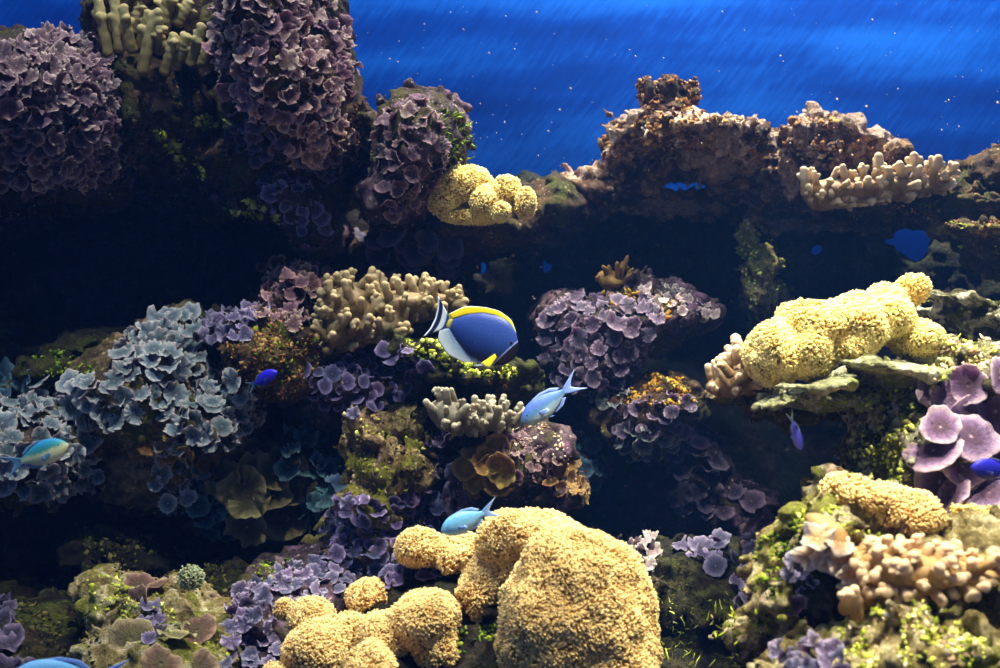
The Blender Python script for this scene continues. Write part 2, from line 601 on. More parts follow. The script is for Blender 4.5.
R('pale_spur', 'narrow pale encrusted rock spur hanging in the gap of the right ridge',
  [ell(748, 240, 2.58, 10, 20, .05, 15), ell(762, 268, 2.56, 16, 18, .08, -20), ell(757, 292, 2.6, 14, 16, .1), ell(770, 318, 2.75, 20, 40, .12)], M_tanfront, .005, .02, rough(.02, .06, .022, .03, .010, .012, 21.0))

# middle tier
R('left_shelf', 'wide sloping reef rock at the left under blue grey mushroom corals',
  [ell(165, 395, 2.36, 90, 70, .26), ell(190, 345, 2.42, 40, 36, .22), ell(215, 420, 2.30, 48, 42, .22), ell(160, 465, 2.36, 60, 42, .22), ell(120, 430, 2.42, 60, 60, .25)], M_tan, .007)
R('far_left_shelf', 'reef rock at the far left edge under pale blue grey corals and a chromis',
  [ell(40, 445, 2.28, 72, 55, .24), ell(-50, 450, 2.28, 90, 70, .26), ell(60, 395, 2.45, 60, 30, .22)], M_tan, .007)
R('mossy_knob', 'small dark mossy rock above the blue grey corals on the left',
  [ell(62, 372, 2.30, 34, 18, .12), ell(40, 350, 2.5, 50, 26, .16), ell(110, 345, 2.45, 50, 18, .14)], M_moss, .006)
R('algae_mound', 'brown algae-covered mound of rock with a violet damselfish in front',
  [ell(280, 355, 2.22, 46, 34, .16), ell(258, 370, 2.22, 30, 26, .14), ell(310, 380, 2.25, 26, 22, .14), ell(245, 335, 2.34, 50, 20, .16)], M_brown, .0055, .03)
R('frill_rock', 'reef rock under tan finger corals and frilled pink corals in the middle',
  [ell(300, 305, 2.45, 40, 36, .2), ell(375, 325, 2.45, 70, 34, .22), ell(440, 330, 2.5, 50, 24, .2), ell(235, 330, 2.5, 45, 16, .18)], M_brown, .007)
R('purple_bank', 'shaded rock bank carrying purple mushroom corals below the tan finger coral',
  [ell(350, 384, 2.30, 54, 30, .18), ell(405, 378, 2.34, 36, 26, .18), ell(330, 402, 2.36, 36, 18, .16)], M_pink, .007)
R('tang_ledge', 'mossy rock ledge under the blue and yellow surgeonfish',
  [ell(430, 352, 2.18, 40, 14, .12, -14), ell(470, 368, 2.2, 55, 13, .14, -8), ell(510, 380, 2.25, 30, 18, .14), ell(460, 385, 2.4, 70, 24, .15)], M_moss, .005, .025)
R('centre_slope', 'sloping reef rock in the centre under mauve shingled corals',
  [ell(630, 325, 2.46, 70, 34, .2, 8), ell(685, 310, 2.44, 34, 14, .14, -16), ell(590, 360, 2.46, 42, 42, .18), ell(560, 320, 2.52, 30, 30, .16), ell(640, 295, 2.5, 30, 14, .14)], M_pink, .006)
R('small_block', 'rounded reef rock in the centre with orange algae on top and frilled corals',
  [ell(650, 412, 2.38, 46, 36, .18), ell(668, 396, 2.36, 28, 20, .14), ell(612, 410, 2.42, 22, 26, .14)], M_brown, .006)
R('cone_rock', 'reef rock with a pointed tip behind the large dome coral',
  [ell(520, 462, 2.12, 46, 34, .15), ell(552, 452, 2.08, 20, 28, .09), ell(485, 470, 2.15, 32, 30, .13), ell(555, 488, 2.1, 28, 26, .12), ell(500, 510, 2.2, 70, 40, .15)], M_pink, .0055, .03)
R('clump_rock', 'small dark rock under the grey finger coral clumps in the centre',
  [ell(478, 436, 2.14, 46, 18, .11), ell(500, 449, 2.2, 36, 26, .12)], M_moss, .006)
R('column', 'pocked tan and yellow rock column left of the surgeonfish ledge',
  [ell(372, 432, 2.16, 24, 26, .12), ell(405, 425, 2.18, 22, 22, .11), ell(385, 462, 2.14, 36, 34, .14), ell(412, 462, 2.16, 22, 36, .12), ell(378, 500, 2.16, 42, 38, .16), ell(392, 545, 2.18, 56, 44, .18), ell(350, 555, 2.2, 40, 40, .16)],
  M_column, .005, .014, rough(.030, .07, .032, .036, .012, .014, 31.0))
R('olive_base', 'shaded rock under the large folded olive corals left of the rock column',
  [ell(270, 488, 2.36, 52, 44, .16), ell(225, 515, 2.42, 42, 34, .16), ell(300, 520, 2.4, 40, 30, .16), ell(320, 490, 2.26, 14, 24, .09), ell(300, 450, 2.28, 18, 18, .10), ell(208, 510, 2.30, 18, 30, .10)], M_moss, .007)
R('dim_slope', 'dim rock slope carrying dark purple corals in the central hollow',
  [ell(690, 470, 2.66, 44, 44, .16), ell(725, 510, 2.66, 50, 30, .16), ell(665, 505, 2.7, 40, 40, .16), ell(575, 465, 2.5, 34, 30, .14)], M_pink, .008)

# lower tier
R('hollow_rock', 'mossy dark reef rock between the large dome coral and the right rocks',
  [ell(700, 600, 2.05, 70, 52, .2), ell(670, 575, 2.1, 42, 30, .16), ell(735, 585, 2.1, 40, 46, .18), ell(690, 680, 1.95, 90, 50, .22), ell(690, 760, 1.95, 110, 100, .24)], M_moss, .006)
R('pink_nub', 'small pinkish rock poking up just right of the large dome coral', [ell(636, 556, 2.0, 18, 20, .08), ell(650, 580, 2.0, 20, 20, .08)], M_pink, .005, .02)
R('purple_post', 'small shaded rock with pale purple corals beside the right cave',
  [ell(775, 550, 2.0, 30, 36, .12), ell(765, 600, 2.0, 40, 40, .14)], M_pink, .006)
R('left_foot', 'yellowish rock at the lower left with ringed tan corals',
  [ell(100, 585, 1.98, 18, 20, .09), ell(118, 600, 1.95, 26, 24, .12), ell(160, 605, 1.92, 44, 26, .15), ell(175, 650, 1.86, 70, 42, .18), ell(130, 650, 1.86, 40, 40, .16), ell(230, 640, 1.9, 40, 32, .16)],
  M_tanfront, .005, .02, rough(.022, .07, .018, .03, .006, .012, 41.0))
R('left_foot_back', 'dim mossy rock behind the yellowish rock with ringed corals',
  [ell(105, 545, 2.3, 36, 22, .14), ell(150, 560, 2.25, 40, 26, .14), ell(210, 600, 2.15, 40, 26, .14), ell(235, 585, 2.2, 40, 20, .14)], M_moss, .006)
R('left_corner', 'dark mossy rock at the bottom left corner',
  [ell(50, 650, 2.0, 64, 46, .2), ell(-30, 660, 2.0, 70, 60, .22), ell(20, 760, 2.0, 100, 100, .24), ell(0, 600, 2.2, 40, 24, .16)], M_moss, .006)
R('lavender_bank', 'rock bank under lavender corals left of the pale dome-headed corals',
  [ell(285, 620, 1.98, 60, 46, .18), ell(310, 580, 2.06, 50, 30, .16), ell(250, 670, 1.9, 60, 40, .18), ell(350, 600, 2.1, 60, 40, .16)], M_pink, .006)
R('dome_base', 'dark rock beneath the cluster of pale tentacled dome corals',
  [ell(470, 690, 1.66, 190, 48, .16), ell(440, 620, 1.76, 80, 46, .14), ell(520, 640, 1.70, 50, 60, .13), ell(560, 680, 1.64, 100, 70, .14)], M_dark, .007)

# right side
R('right_mass', 'large mossy reef rock on the right with a deep hollow in its side',
  [ell(908, 440, 1.77, 50, 44, .16), ell(880, 468, 1.74, 34, 36, .12), ell(960, 380, 1.80, 60, 34, .18), ell(1000, 440, 1.86, 80, 90, .22), ell(890, 395, 1.92, 60, 28, .16), ell(960, 500, 1.8, 80, 50, .2)],
  M_green, .0052, .02, rough(.034, .09, .034, .044, .012, .016, 51.0))
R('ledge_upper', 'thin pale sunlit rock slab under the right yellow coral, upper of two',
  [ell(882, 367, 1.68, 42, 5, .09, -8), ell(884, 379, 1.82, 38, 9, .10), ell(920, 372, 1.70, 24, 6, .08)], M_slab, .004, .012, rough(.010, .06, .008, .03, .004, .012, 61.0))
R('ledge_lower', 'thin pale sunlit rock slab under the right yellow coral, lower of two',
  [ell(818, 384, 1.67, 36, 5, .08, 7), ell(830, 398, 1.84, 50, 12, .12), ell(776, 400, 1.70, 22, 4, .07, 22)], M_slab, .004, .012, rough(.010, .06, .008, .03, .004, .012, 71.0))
R('left_lip', 'small tan rock lip with pale stubby corals left of the right yellow coral',
  [ell(735, 398, 1.96, 38, 10, .11), ell(752, 380, 1.98, 20, 24, .09), ell(800, 405, 2.0, 50, 12, .12)], M_tan, .005, .015)
R('cave_roof', 'pale rock arch over a dark cave at the lower right',
  [ell(800, 528, 1.50, 16, 12, .07), ell(830, 522, 1.50, 34, 18, .10), ell(790, 560, 1.52, 24, 16, .09), ell(770, 590, 1.52, 22, 22, .09), ell(850, 500, 1.60, 36, 26, .12), ell(900, 535, 1.56, 60, 34, .13), ell(965, 540, 1.52, 60, 30, .14), ell(760, 632, 1.60, 36, 14, .10)],
  M_tanfront, .0045, .02, rough(.022, .07, .026, .036, .010, .014, 81.0), cut=[ell(826, 592, 1.42, 36, 38, .16)])
R('cave_back', 'brown rock at the back of the lower right cave',
  [ell(840, 600, 1.86, 90, 50, .10), ell(790, 662, 1.70, 60, 20, .12)], M_dark, .006)
R('front_mound', 'mossy pale rock mound filling the bottom right corner',
  [ell(905, 652, 1.34, 62, 46, .11), ell(865, 668, 1.34, 60, 40, .11), ell(955, 660, 1.34, 40, 44, .1), ell(900, 625, 1.37, 30, 22, .07), ell(1010, 650, 1.36, 50, 40, .12), ell(820, 690, 1.36, 60, 40, .12), ell(990, 590, 1.46, 50, 40, .12)],
  M_tanfront, .004, .015, rough(.026, .07, .030, .036, .010, .013, 91.0))
print('rocks done', len(BODIES))
# ------------------------------------------------------------------ mushroom corals
POLY_ARR = {}


def polyp_mesh(kind, seed):
    """unit disc polyp: stalk, underside, thin rim, dished top with a small mouth; attribute rim runs from mouth to edge"""
    r = random.Random(seed)
    nt = 48
    n1, n2, n3 = r.choice((2, 3)), r.choice((4, 5, 6)), r.choice((9, 11, 13))
    p1, p2, p3 = (r.uniform(0, 6.28) for _ in range(3))
    A = {'flat': (.09, .08, .05), 'cup': (.08, .09, .05), 'ruffle': (.15, .17, .13), 'fold': (.32, .14, .09), 'leaf': (.26, .17, .09), 'disc': (.07, .04, .015)}[kind]
    lift = {'flat': r.uniform(-.16, .16), 'cup': .38, 'ruffle': r.uniform(0, .25), 'fold': .22, 'leaf': r.uniform(-.1, .3), 'disc': r.uniform(-.02, .16)}[kind]
    sx = r.uniform(.82, 1.0)
    jag = {'disc': .40, 'flat': .5}.get(kind, .65)
    prof = []      # (radius, side, height offset): -1 under, +1 top
    for rad in (.16, .15, .17):
        prof.append((rad, 0, -.55 + .17 * len(prof)))
    for rad in (.35, .58, .80, .94):
        prof.append((rad, -1, 0))
    prof.append((1.0, -.4, 0)); prof.append((1.005, .4, 0))
    for rad in (.94, .80, .62, .42, .24, .12, .05):
        prof.append((rad, 1, 0))
    vs, rim = [], []
    for i, (rad, side, zo) in enumerate(prof):
        for j in range(nt):
            t = 2 * math.pi * j / nt
            if side == 0:
                vs.append((rad * math.cos(t) * sx, rad * math.sin(t), zo)); rim.append(.5); continue
            wob = 1 + jag * rad ** 3 * (.09 * math.sin(n2 * t + p2) + .07 * math.sin(n3 * t + p3) + .08 * math.sin(n1 * t + p1))
            z = lift * rad ** 2 - .06
            z += rad ** 2.6 * (A[0] * math.sin(n1 * t + p1) + A[1] * math.sin(n2 * t + p2 + .6 * rad) + A[2] * math.sin(n3 * t + p3))
            th = .055 * (1 - .55 * rad)
            z += side * th
            if side == 1 and rad < .3:
                z += .05 * max(0, 1 - abs(rad - .12) / .1) - (.05 if rad < .06 else 0)
            if side == 1 and .2 < rad < .95:
                z += .016 * math.sin(t * 16 + .8 * math.sin(i))
            k = rad * wob * (1 - .10 * rad * abs(z))
            vs.append((k * math.cos(t) * sx, k * math.sin(t), z)); rim.append(rad if side > 0 else .6 + .38 * rad ** 4)
    fs = []
    for i in range(len(prof) - 1):
        for j in range(nt):
            a = i * nt + j; b = i * nt + (j + 1) % nt
            fs.append((a, b, b + nt, a + nt))
    tri = []
    c0 = len(vs); vs.append((0, 0, -.57)); rim.append(.5)
    c1 = len(vs); vs.append((0, 0, -.05)); rim.append(0)
    last = (len(prof) - 1) * nt
    for j in range(nt):
        tri.append((c0, (j + 1) % nt, j)); tri.append((c1, last + j, last + (j + 1) % nt))
    me = mesh('polyp', vs, [np.array(fs), np.array(tri)], {'rim': rim})
    POLY_ARR[me.name] = (np.array(vs, np.float32), np.array(fs, np.int32), np.array(tri, np.int32), np.array(rim, np.float32))
    return me


M_default = plain('coral_flesh', lin(120, 110, 110))
POLYPS = {k: [polyp_mesh(k, 100 * i + q) for q in range(5)] for i, k in enumerate(('flat', 'cup', 'ruffle', 'fold', 'leaf', 'disc'))}
for lst in POLYPS.values():
    for me in lst:
        me.materials.append(M_default)
OUT = Vector((0, -.55, .75)).normalized()


def colony(label, polys, spacing, size, mat, kinds=('flat', 'cup', 'ruffle'), nmax=240, lean=.5, tilt=.35, bodies=None, dmax=9., dmin=0., name='mushroom_coral', dirv=None, up=-2.0):
    """size: polyp radius range in metres"""
    if not isinstance(polys[0], list):
        polys = [polys]
    pts = []
    for q in polys:
        pts += sites(q, spacing, bodies, nmax=nmax, dmax=dmax, dmin=dmin, up=up)
    random.shuffle(pts)
    pts = pts[:nmax]
    if not pts:
        print('EMPTY', label); return None
    c = sum((p for p, n in pts), Vector()) / len(pts)
    root = thing(name, c, label, 'coral')
    rest = []
    todo = sorted(((random.uniform(*size), p, n) for p, n in pts), key=lambda q: -q[0] / q[1].y)
    for i, (s, p, n) in enumerate(todo):
        a = (n * (1 - lean) + (dirv or OUT) * lean + Vector((random.gauss(0, tilt), random.gauss(0, tilt), random.gauss(0, tilt)))).normalized()
        q = a.to_track_quat('Z', 'Y') @ Quaternion((0, 0, 1), random.uniform(0, 6.28))
        me = random.choice(POLYPS[random.choice(kinds)])
        loc = p + a * s * .42 - c
        sc = (s, s * random.uniform(.8, 1.0), s * random.uniform(.8, 1.1))
        if i >= 100:
            rest.append((me, loc, q, sc))
            continue
        o = obj('polyp', me, mat, root)
        o.location = loc
        o.rotation_mode = 'QUATERNION'
        o.rotation_quaternion = q
        o.scale = sc
    if rest:
        V, Q, T3, A, off = [], [], [], [], 0
        for me, loc, q, sc in rest:
            v, f, t, r = POLY_ARR[me.name]
            m = np.array(q.to_matrix().transposed(), np.float32)
            V.append((v * np.array(sc, np.float32)) @ m + np.array(loc, np.float32)); Q.append(f + off); T3.append(t + off); A.append(r); off += len(v)
        o = obj('polyps', mesh('polyps', np.concatenate(V), [np.concatenate(Q), np.concatenate(T3)], {'rim': np.concatenate(A)}), mat, root)
        o['kind'] = 'stuff'
    print(label, len(pts))
    return root


PM = polyp_mat
P_mauve = PM('mauve_polyp', lin(78, 56, 62), lin(108, 80, 86), lin(176, 142, 134))
P_rose = PM('rose_brown_polyp', lin(96, 64, 66), lin(134, 98, 98), lin(208, 166, 152))
P_lav = PM('lavender_polyp', lin(80, 72, 100), lin(114, 104, 138), lin(180, 166, 188))
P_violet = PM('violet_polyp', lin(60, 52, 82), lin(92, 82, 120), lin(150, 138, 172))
P_bluegrey = PM('blue_grey_polyp', lin(84, 98, 104), lin(126, 144, 146), lin(204, 194, 184))
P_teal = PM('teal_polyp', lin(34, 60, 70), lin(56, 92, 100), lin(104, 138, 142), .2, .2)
P_olive = PM('olive_polyp', lin(74, 72, 40), lin(104, 98, 56), lin(156, 146, 96), .12, .15, .03)
P_centre = PM('slate_mauve_polyp', lin(66, 54, 72), lin(98, 82, 106), lin(164, 142, 156))
P_plum = PM('plum_polyp', lin(92, 66, 84), lin(134, 104, 140), lin(214, 184, 190), .2)
P_tan = PM('tan_polyp', lin(92, 86, 44), lin(112, 92, 62), lin(176, 158, 112), .15)
P_gold = PM('gold_polyp', lin(130, 98, 28), lin(104, 80, 34), lin(168, 132, 62), .2, .15, .03)
P_pale = PM('pale_polyp', lin(150, 126, 126), lin(176, 156, 150), lin(226, 212, 196), .2)
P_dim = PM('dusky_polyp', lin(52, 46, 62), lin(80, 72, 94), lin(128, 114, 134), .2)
P_greyteal = PM('grey_teal_polyp', lin(70, 76, 84), lin(110, 116, 118), lin(176, 178, 166), .25)  # greenish grey coral flesh colour

colony('mat of mauve ruffled mushroom corals covering the upper left rock',
       [(-14, 80), (10, 45), (45, 32), (75, 36), (104, 34), (114, 60), (108, 110), (120, 168), (70, 190), (-14, 186)], .0165, (.012, .022), P_mauve, ('ruffle', 'fold', 'leaf', 'ruffle'), 240, .4, .45)
colony('rose brown ruffled mushroom corals crowding the front of the tall rock pillar',
       [(222, -12), (318, -12), (345, 30), (354, 60), (350, 85), (330, 110), (362, 140), (340, 165), (300, 160), (262, 120), (232, 100), (215, 60)], .0165, (.011, .021), P_rose, ('ruffle', 'fold', 'leaf', 'ruffle'), 260, .35, .45)
colony('few lavender mushroom corals on the small dark ledge under the tall pillar',
       [(262, 172), (300, 176), (318, 200), (330, 232), (306, 236), (268, 200)], .022, (.012, .020), P_lav, ('fold', 'ruffle'), 18, .4, .4)
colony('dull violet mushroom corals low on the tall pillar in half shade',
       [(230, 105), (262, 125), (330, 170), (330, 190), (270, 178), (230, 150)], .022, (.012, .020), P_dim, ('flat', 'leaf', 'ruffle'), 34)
colony('dusky pink mushroom corals on the knobby rock with green algae',
       [(378, 125), (392, 108), (420, 100), (440, 130), (446, 165), (430, 205), (392, 214), (380, 180)], .018, (.011, .018), P_mauve, ('fold', 'ruffle', 'flat'), 80, .4, .45)
colony('dark dusky mushroom corals flat on the shaded rock behind the tan finger coral',
       [(370, 238), (440, 232), (462, 262), (455, 288), (400, 280), (365, 262)], .030, (.024, .034), P_dim, ('flat', 'fold'), 26, .6, .2)
colony('frilled rose mushroom corals heaped left of the tan finger coral',
       [(262, 268), (300, 258), (330, 272), (332, 315), (300, 330), (262, 318)], .018, (.012, .019), P_rose, ('ruffle', 'fold'), 70, .5, .5)
colony('lavender mushroom corals along the edge of the rock left of the algae mound',
       [(198, 322), (245, 308), (268, 312), (262, 332), (215, 350), (196, 346)], .019, (.012, .018), P_lav, ('ruffle', 'fold', 'leaf'), 40, .5, .4)
colony('blue grey mushroom corals heaped on the crest of the wide left rock',
       [(122, 338), (150, 322), (188, 308), (204, 330), (200, 365), (240, 378), (254, 400), (252, 432), (226, 450), (190, 440), (150, 412), (104, 432), (94, 402), (118, 378)], .0185, (.013, .024), P_bluegrey, ('ruffle', 'ruffle', 'flat', 'leaf'), 220, .45, .42)
colony('blue grey mushroom corals on the far left rock behind a green chromis',
       [(-12, 410), (38, 384), (92, 378), (104, 430), (104, 480), (70, 498), (36, 500), (-12, 480)], .0195, (.013, .024), P_bluegrey, ('ruffle', 'ruffle', 'flat', 'leaf'), 180, .45, .42)
colony('pale frilled mushroom corals hanging on the underside of the wide left rock',
       [(140, 450), (186, 442), (200, 470), (205, 500), (170, 512), (150, 480)], .020, (.014, .022), P_bluegrey, ('ruffle', 'fold'), 44, .4, .45)
colony('large teal leafy mushroom corals in shade at the left edge',
       [(2, 372), (34, 366), (36, 392), (10, 412), (-4, 408)], .034, (.024, .032), P_teal, ('leaf', 'ruffle'), 5, .7, .3)
colony('teal mushroom corals in shade left of the olive folded corals',
       [(196, 478), (228, 480), (240, 528), (220, 542), (196, 520)], .026, (.018, .027), P_teal, ('ruffle', 'leaf'), 18, .6, .4)
colony('teal mushroom corals above and right of the olive folded corals',
       [[(284, 434), (316, 432), (318, 466), (288, 468)], [(306, 468), (334, 466), (336, 512), (308, 514)]], .020, (.018, .026), P_teal, ('ruffle', 'leaf', 'flat'), 22, .6, .35, dmax=2.36)
colony('large folded olive brown corals with wavy edges left of the pocked column',
       [(232, 460), (262, 448), (286, 476), (300, 500), (296, 530), (252, 530), (230, 500)], .030, (.030, .042), P_olive, ('ruffle', 'leaf', 'ruffle', 'fold'), 20, .75, .3, dirv=Vector((0, -.75, .65)))
colony('purple mushroom corals on the shaded bank below the tan finger coral',
       [(305, 368), (345, 350), (400, 345), (432, 362), (400, 400), (360, 416), (312, 404)], .016, (.009, .016), P_violet, ('flat', 'disc', 'leaf'), 150, .55, .35)
colony('violet mushroom corals around the foot of the pocked rock column',
       [(326, 510), (350, 494), (380, 500), (430, 490), (446, 520), (420, 545), (450, 580), (390, 590), (330, 560)], .016, (.009, .016), P_violet, ('flat', 'disc', 'leaf'), 170, .55, .35)
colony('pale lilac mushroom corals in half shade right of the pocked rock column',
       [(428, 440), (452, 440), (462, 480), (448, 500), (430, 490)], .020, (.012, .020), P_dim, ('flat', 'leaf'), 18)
colony('lavender mushroom corals on the bank left of the dome-headed corals',
       [(236, 590), (270, 572), (330, 556), (350, 580), (330, 600), (282, 610), (275, 668), (226, 668), (230, 620)], .016, (.009, .016), P_lav, ('ruffle', 'leaf', 'flat'), 190, .5, .4)
colony('mauve shingled mushroom corals on the sloping centre rock',
       [(546, 306), (580, 298), (610, 302), (640, 300), (664, 312), (650, 345), (630, 378), (600, 396), (560, 386), (544, 345)], .019, (.011, .021), P_centre, ('flat', 'leaf', 'ruffle', 'ruffle'), 160, .5, .35)
colony('pale mauve crumpled corals along the bright right edge of the centre slope',
       [(640, 290), (680, 288), (712, 306), (716, 322), (690, 316), (650, 312)], .015, (.008, .013), P_pale, ('ruffle', 'fold'), 50, .4, .5)
colony('mixed pink and grey frilled corals on the rounded centre block',
       [(618, 408), (655, 398), (690, 402), (694, 430), (672, 446), (616, 440)], .017, (.009, .016), P_centre, ('ruffle', 'fold', 'cup'), 70, .5, .45)
colony('greenish grey frilled corals on the lower left of the rounded centre block',
       [[(600, 394), (628, 392), (626, 412), (600, 416)], [(612, 434), (680, 430), (676, 456), (625, 460)]], .019, (.012, .021), P_greyteal, ('ruffle', 'leaf'), 44, .55, .4)
colony('small mauve corals over the front of the cone-tipped rock',
       [(478, 446), (520, 436), (545, 450), (562, 470), (540, 484), (496, 478)], .013, (.007, .012), P_mauve, ('ruffle', 'cup', 'leaf'), 90, .4, .5, dmax=2.2)
colony('dim blue green mushroom corals in shade right of the cone-tipped rock',
       [(562, 438), (592, 436), (602, 470), (590, 486), (572, 468)], .026, (.018, .026), P_teal, ('flat', 'leaf'), 14, .5, .3, dmin=2.2)
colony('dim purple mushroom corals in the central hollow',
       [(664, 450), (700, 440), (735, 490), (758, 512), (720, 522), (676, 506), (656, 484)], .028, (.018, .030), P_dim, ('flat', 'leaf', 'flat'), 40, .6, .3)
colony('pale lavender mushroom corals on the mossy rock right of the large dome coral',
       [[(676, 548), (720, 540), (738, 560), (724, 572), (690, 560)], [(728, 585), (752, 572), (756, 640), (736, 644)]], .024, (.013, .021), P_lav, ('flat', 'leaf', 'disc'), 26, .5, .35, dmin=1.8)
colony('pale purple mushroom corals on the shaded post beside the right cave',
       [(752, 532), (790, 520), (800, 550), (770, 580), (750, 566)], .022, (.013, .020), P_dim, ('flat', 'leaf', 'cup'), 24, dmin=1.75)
colony('small pinkish white corals just right of the large dome coral',
       [(622, 536), (652, 536), (656, 566), (634, 568)], .017, (.010, .016), P_pale, ('ruffle', 'fold'), 18)
colony('large plum purple disc corals with pale rims on the right edge',
       [(930, 388), (960, 376), (1015, 372), (1015, 506), (950, 500), (925, 470), (940, 430)], .031, (.024, .040), P_plum, ('disc', 'disc', 'flat', 'cup'), 46, .62, .34, dirv=Vector((-.25, -.8, .5)))
colony('purple mushroom corals hanging inside the rim of the right cave',
       [(783, 560), (800, 545), (812, 562), (806, 600), (786, 612)], .018, (.010, .016), P_lav, ('leaf', 'flat'), 12, .5, .3, dirv=Vector((.5, -.8, .1)))
colony('pale purple corals at the foot of the bottom right mound',
       [(780, 652), (805, 640), (838, 645), (850, 674), (780, 674)], .016, (.009, .015), P_lav, ('fold', 'ruffle'), 30)
colony('blue violet mushroom corals in the bottom left corner',
       [(-10, 600), (10, 606), (16, 640), (34, 660), (34, 674), (-10, 674)], .024, (.015, .024), P_dim, ('flat', 'leaf'), 24)
colony('ringed tan mushroom corals on the yellowish rock at the lower left',
       [[(134, 590), (160, 590), (164, 606), (136, 606)], [(112, 640), (206, 635), (200, 676), (120, 676)]], .040, (.024, .034), P_tan, ('disc', 'flat'), 8, .45, .25)
colony('two small lavender corals between the ringed tan corals',
       [(136, 612), (158, 608), (160, 640), (142, 642)], .018, (.010, .016), P_lav, ('fold', 'ruffle'), 6)
colony('golden brown soft corals clustered on the left of the cone-tipped rock',
       [(464, 448), (500, 442), (512, 462), (506, 490), (470, 490)], .026, (.020, .030), P_gold, ('disc', 'cup', 'flat'), 9, .5, .3)
colony('golden yellow corals on the right flank of the cone-tipped rock',
       [(556, 466), (578, 470), (582, 500), (562, 502), (548, 488)], .017, (.011, .017), P_gold, ('ruffle', 'cup'), 18, dmax=2.3)
colony('amber yellow corals in the notch of the wide left rock',
       [(126, 440), (165, 436), (190, 448), (212, 462), (205, 480), (180, 452), (140, 462)], .022, (.014, .024), P_gold, ('cup', 'leaf'), 18)


# ------------------------------------------------------------------ tentacled corals
def tentacle_template(seed):
    r = random.Random(seed)
    ns, nr = 4, 6
    bend = r.uniform(1.4, 3.4); tw = r.uniform(-.6, .6)
    vs, tip = [], []
    x = z = 0.0; y = 0.0; a = 0.0
    for i in range(nr):
        t = i / (nr - 1)
        rad = .15 * (1 - .2 * t) * (1.25 if i >= nr - 2 else 1) * (.6 if i == nr - 1 else 1)
        cx, cz = math.cos(a), -math.sin(a)
        for j in range(ns):
            q = 2 * math.pi * j / ns
            vs.append((x + rad * math.cos(q) * cx, y + rad * math.sin(q), z + rad * math.cos(q) * cz)); tip.append(t)
        x += math.sin(a) * .22; z += math.cos(a) * .22; y += tw * .04
        a += bend / nr
    fs = []
    for i in range(nr - 1):
        for j in range(ns):
            p = i * ns + j; q = i * ns + (j + 1) % ns
            fs.append((p, q, q + ns, p + ns))
    e = (nr - 1) * ns
    return np.array(vs, np.float32), np.array(fs, np.int32), np.array([(e, e + 1, e + 2), (e, e + 2, e + 3)], np.int32), np.array(tip, np.float32)


TT = [tentacle_template(i) for i in range(8)]


def sprout(verts, faces, spacing, length, keep=None, seed=1):
    """tentacles rooted all over a surface"""
    g = np.random.default_rng(seed)
    a, b, c, d = (verts[faces[:, i]] for i in range(4))
    nrm = np.cross(c - a, d - b)
    ar = np.linalg.norm(nrm, axis=1) / 2
    nrm = nrm / np.maximum(np.linalg.norm(nrm, axis=1, keepdims=True), 1e-9)
    # smooth normals
    vn = np.zeros_like(verts)
    for i in range(4):
        np.add.at(vn, faces[:, i], nrm * ar[:, None])
    vn /= np.maximum(np.linalg.norm(vn, axis=1, keepdims=True), 1e-9)
    ok = nrm @ np.array((0, -.95, .3)) > -.35
    w = ar * ok
    n = int(1.35 * w.sum() / (spacing ** 2))
    f = g.choice(len(faces), n, p=w / w.sum())
    u, v = g.random(n), g.random(n)
    lerp = lambda q: (q[faces[f, 0]] * ((1 - u) * (1 - v))[:, None] + q[faces[f, 1]] * (u * (1 - v))[:, None] + q[faces[f, 2]] * (u * v)[:, None] + q[faces[f, 3]] * ((1 - u) * v)[:, None])
    p = lerp(verts); z = lerp(vn)
    # neighbouring tentacles curl the same way in swirls, as a colony's do
    ang = 7.0 * perlin(p / .03) + g.normal(0, .5, n)
    z = z + g.normal(0, .2, (n, 3)); z /= np.linalg.norm(z, axis=1, keepdims=True)
    t = np.stack([np.cos(ang), np.zeros(n), np.sin(ang)], 1) + g.normal(0, .2, (n, 3))
    x = t - (t * z).sum(1, keepdims=True) * z; x /= np.maximum(np.linalg.norm(x, axis=1, keepdims=True), 1e-6)
    y = np.cross(z, x)
    L = length * g.uniform(.7, 1.25, n)
    kind = g.integers(0, len(TT), n)
    vary = np.clip(.5 + .55 * perlin(p / .028) + .18 * g.normal(size=n), 0, 1)
    V, Q, T3, A, B = [], [], [], [], []
    off = 0
    for k, (tv, tq, t3, tip) in enumerate(TT):
        m = np.nonzero(kind == k)[0]
        if not len(m):
            continue
        w3 = p[m][:, None] + L[m][:, None, None] * (tv[None, :, 0:1] * x[m][:, None] + tv[None, :, 1:2] * y[m][:, None] + (tv[None, :, 2:3] - .22) * z[m][:, None])
        V.append(w3.reshape(-1, 3))
        base = off + np.arange(len(m)) * len(tv)
        Q.append((base[:, None, None] + tq[None]).reshape(-1, 4)); T3.append((base[:, None, None] + t3[None]).reshape(-1, 3))
        A.append(np.tile(tip, len(m))); B.append(np.repeat(vary[m], len(tv)))
        off += len(m) * len(tv)
    return np.concatenate(V), [np.concatenate(Q), np.concatenate(T3)], np.concatenate(A), np.concatenate(B)


T_cream = tentacle_mat('cream_tentacle', lin(132, 82, 14), lin(188, 138, 52), lin(236, 206, 136))
T_yellow = tentacle_mat('yellow_tentacle', lin(150, 104, 8), lin(214, 172, 66), lin(250, 230, 146))
T_flesh = plain('tentacle_coral_flesh', lin(150, 112, 52), .7, .2, 60, .5)


def fold(a1, s1, a2=.004, s2=.02, off=0.):
    return lambda p: a1 * perlin((p + off) / s1) + a2 * perlin((p + off) / s2)


NTC = 0


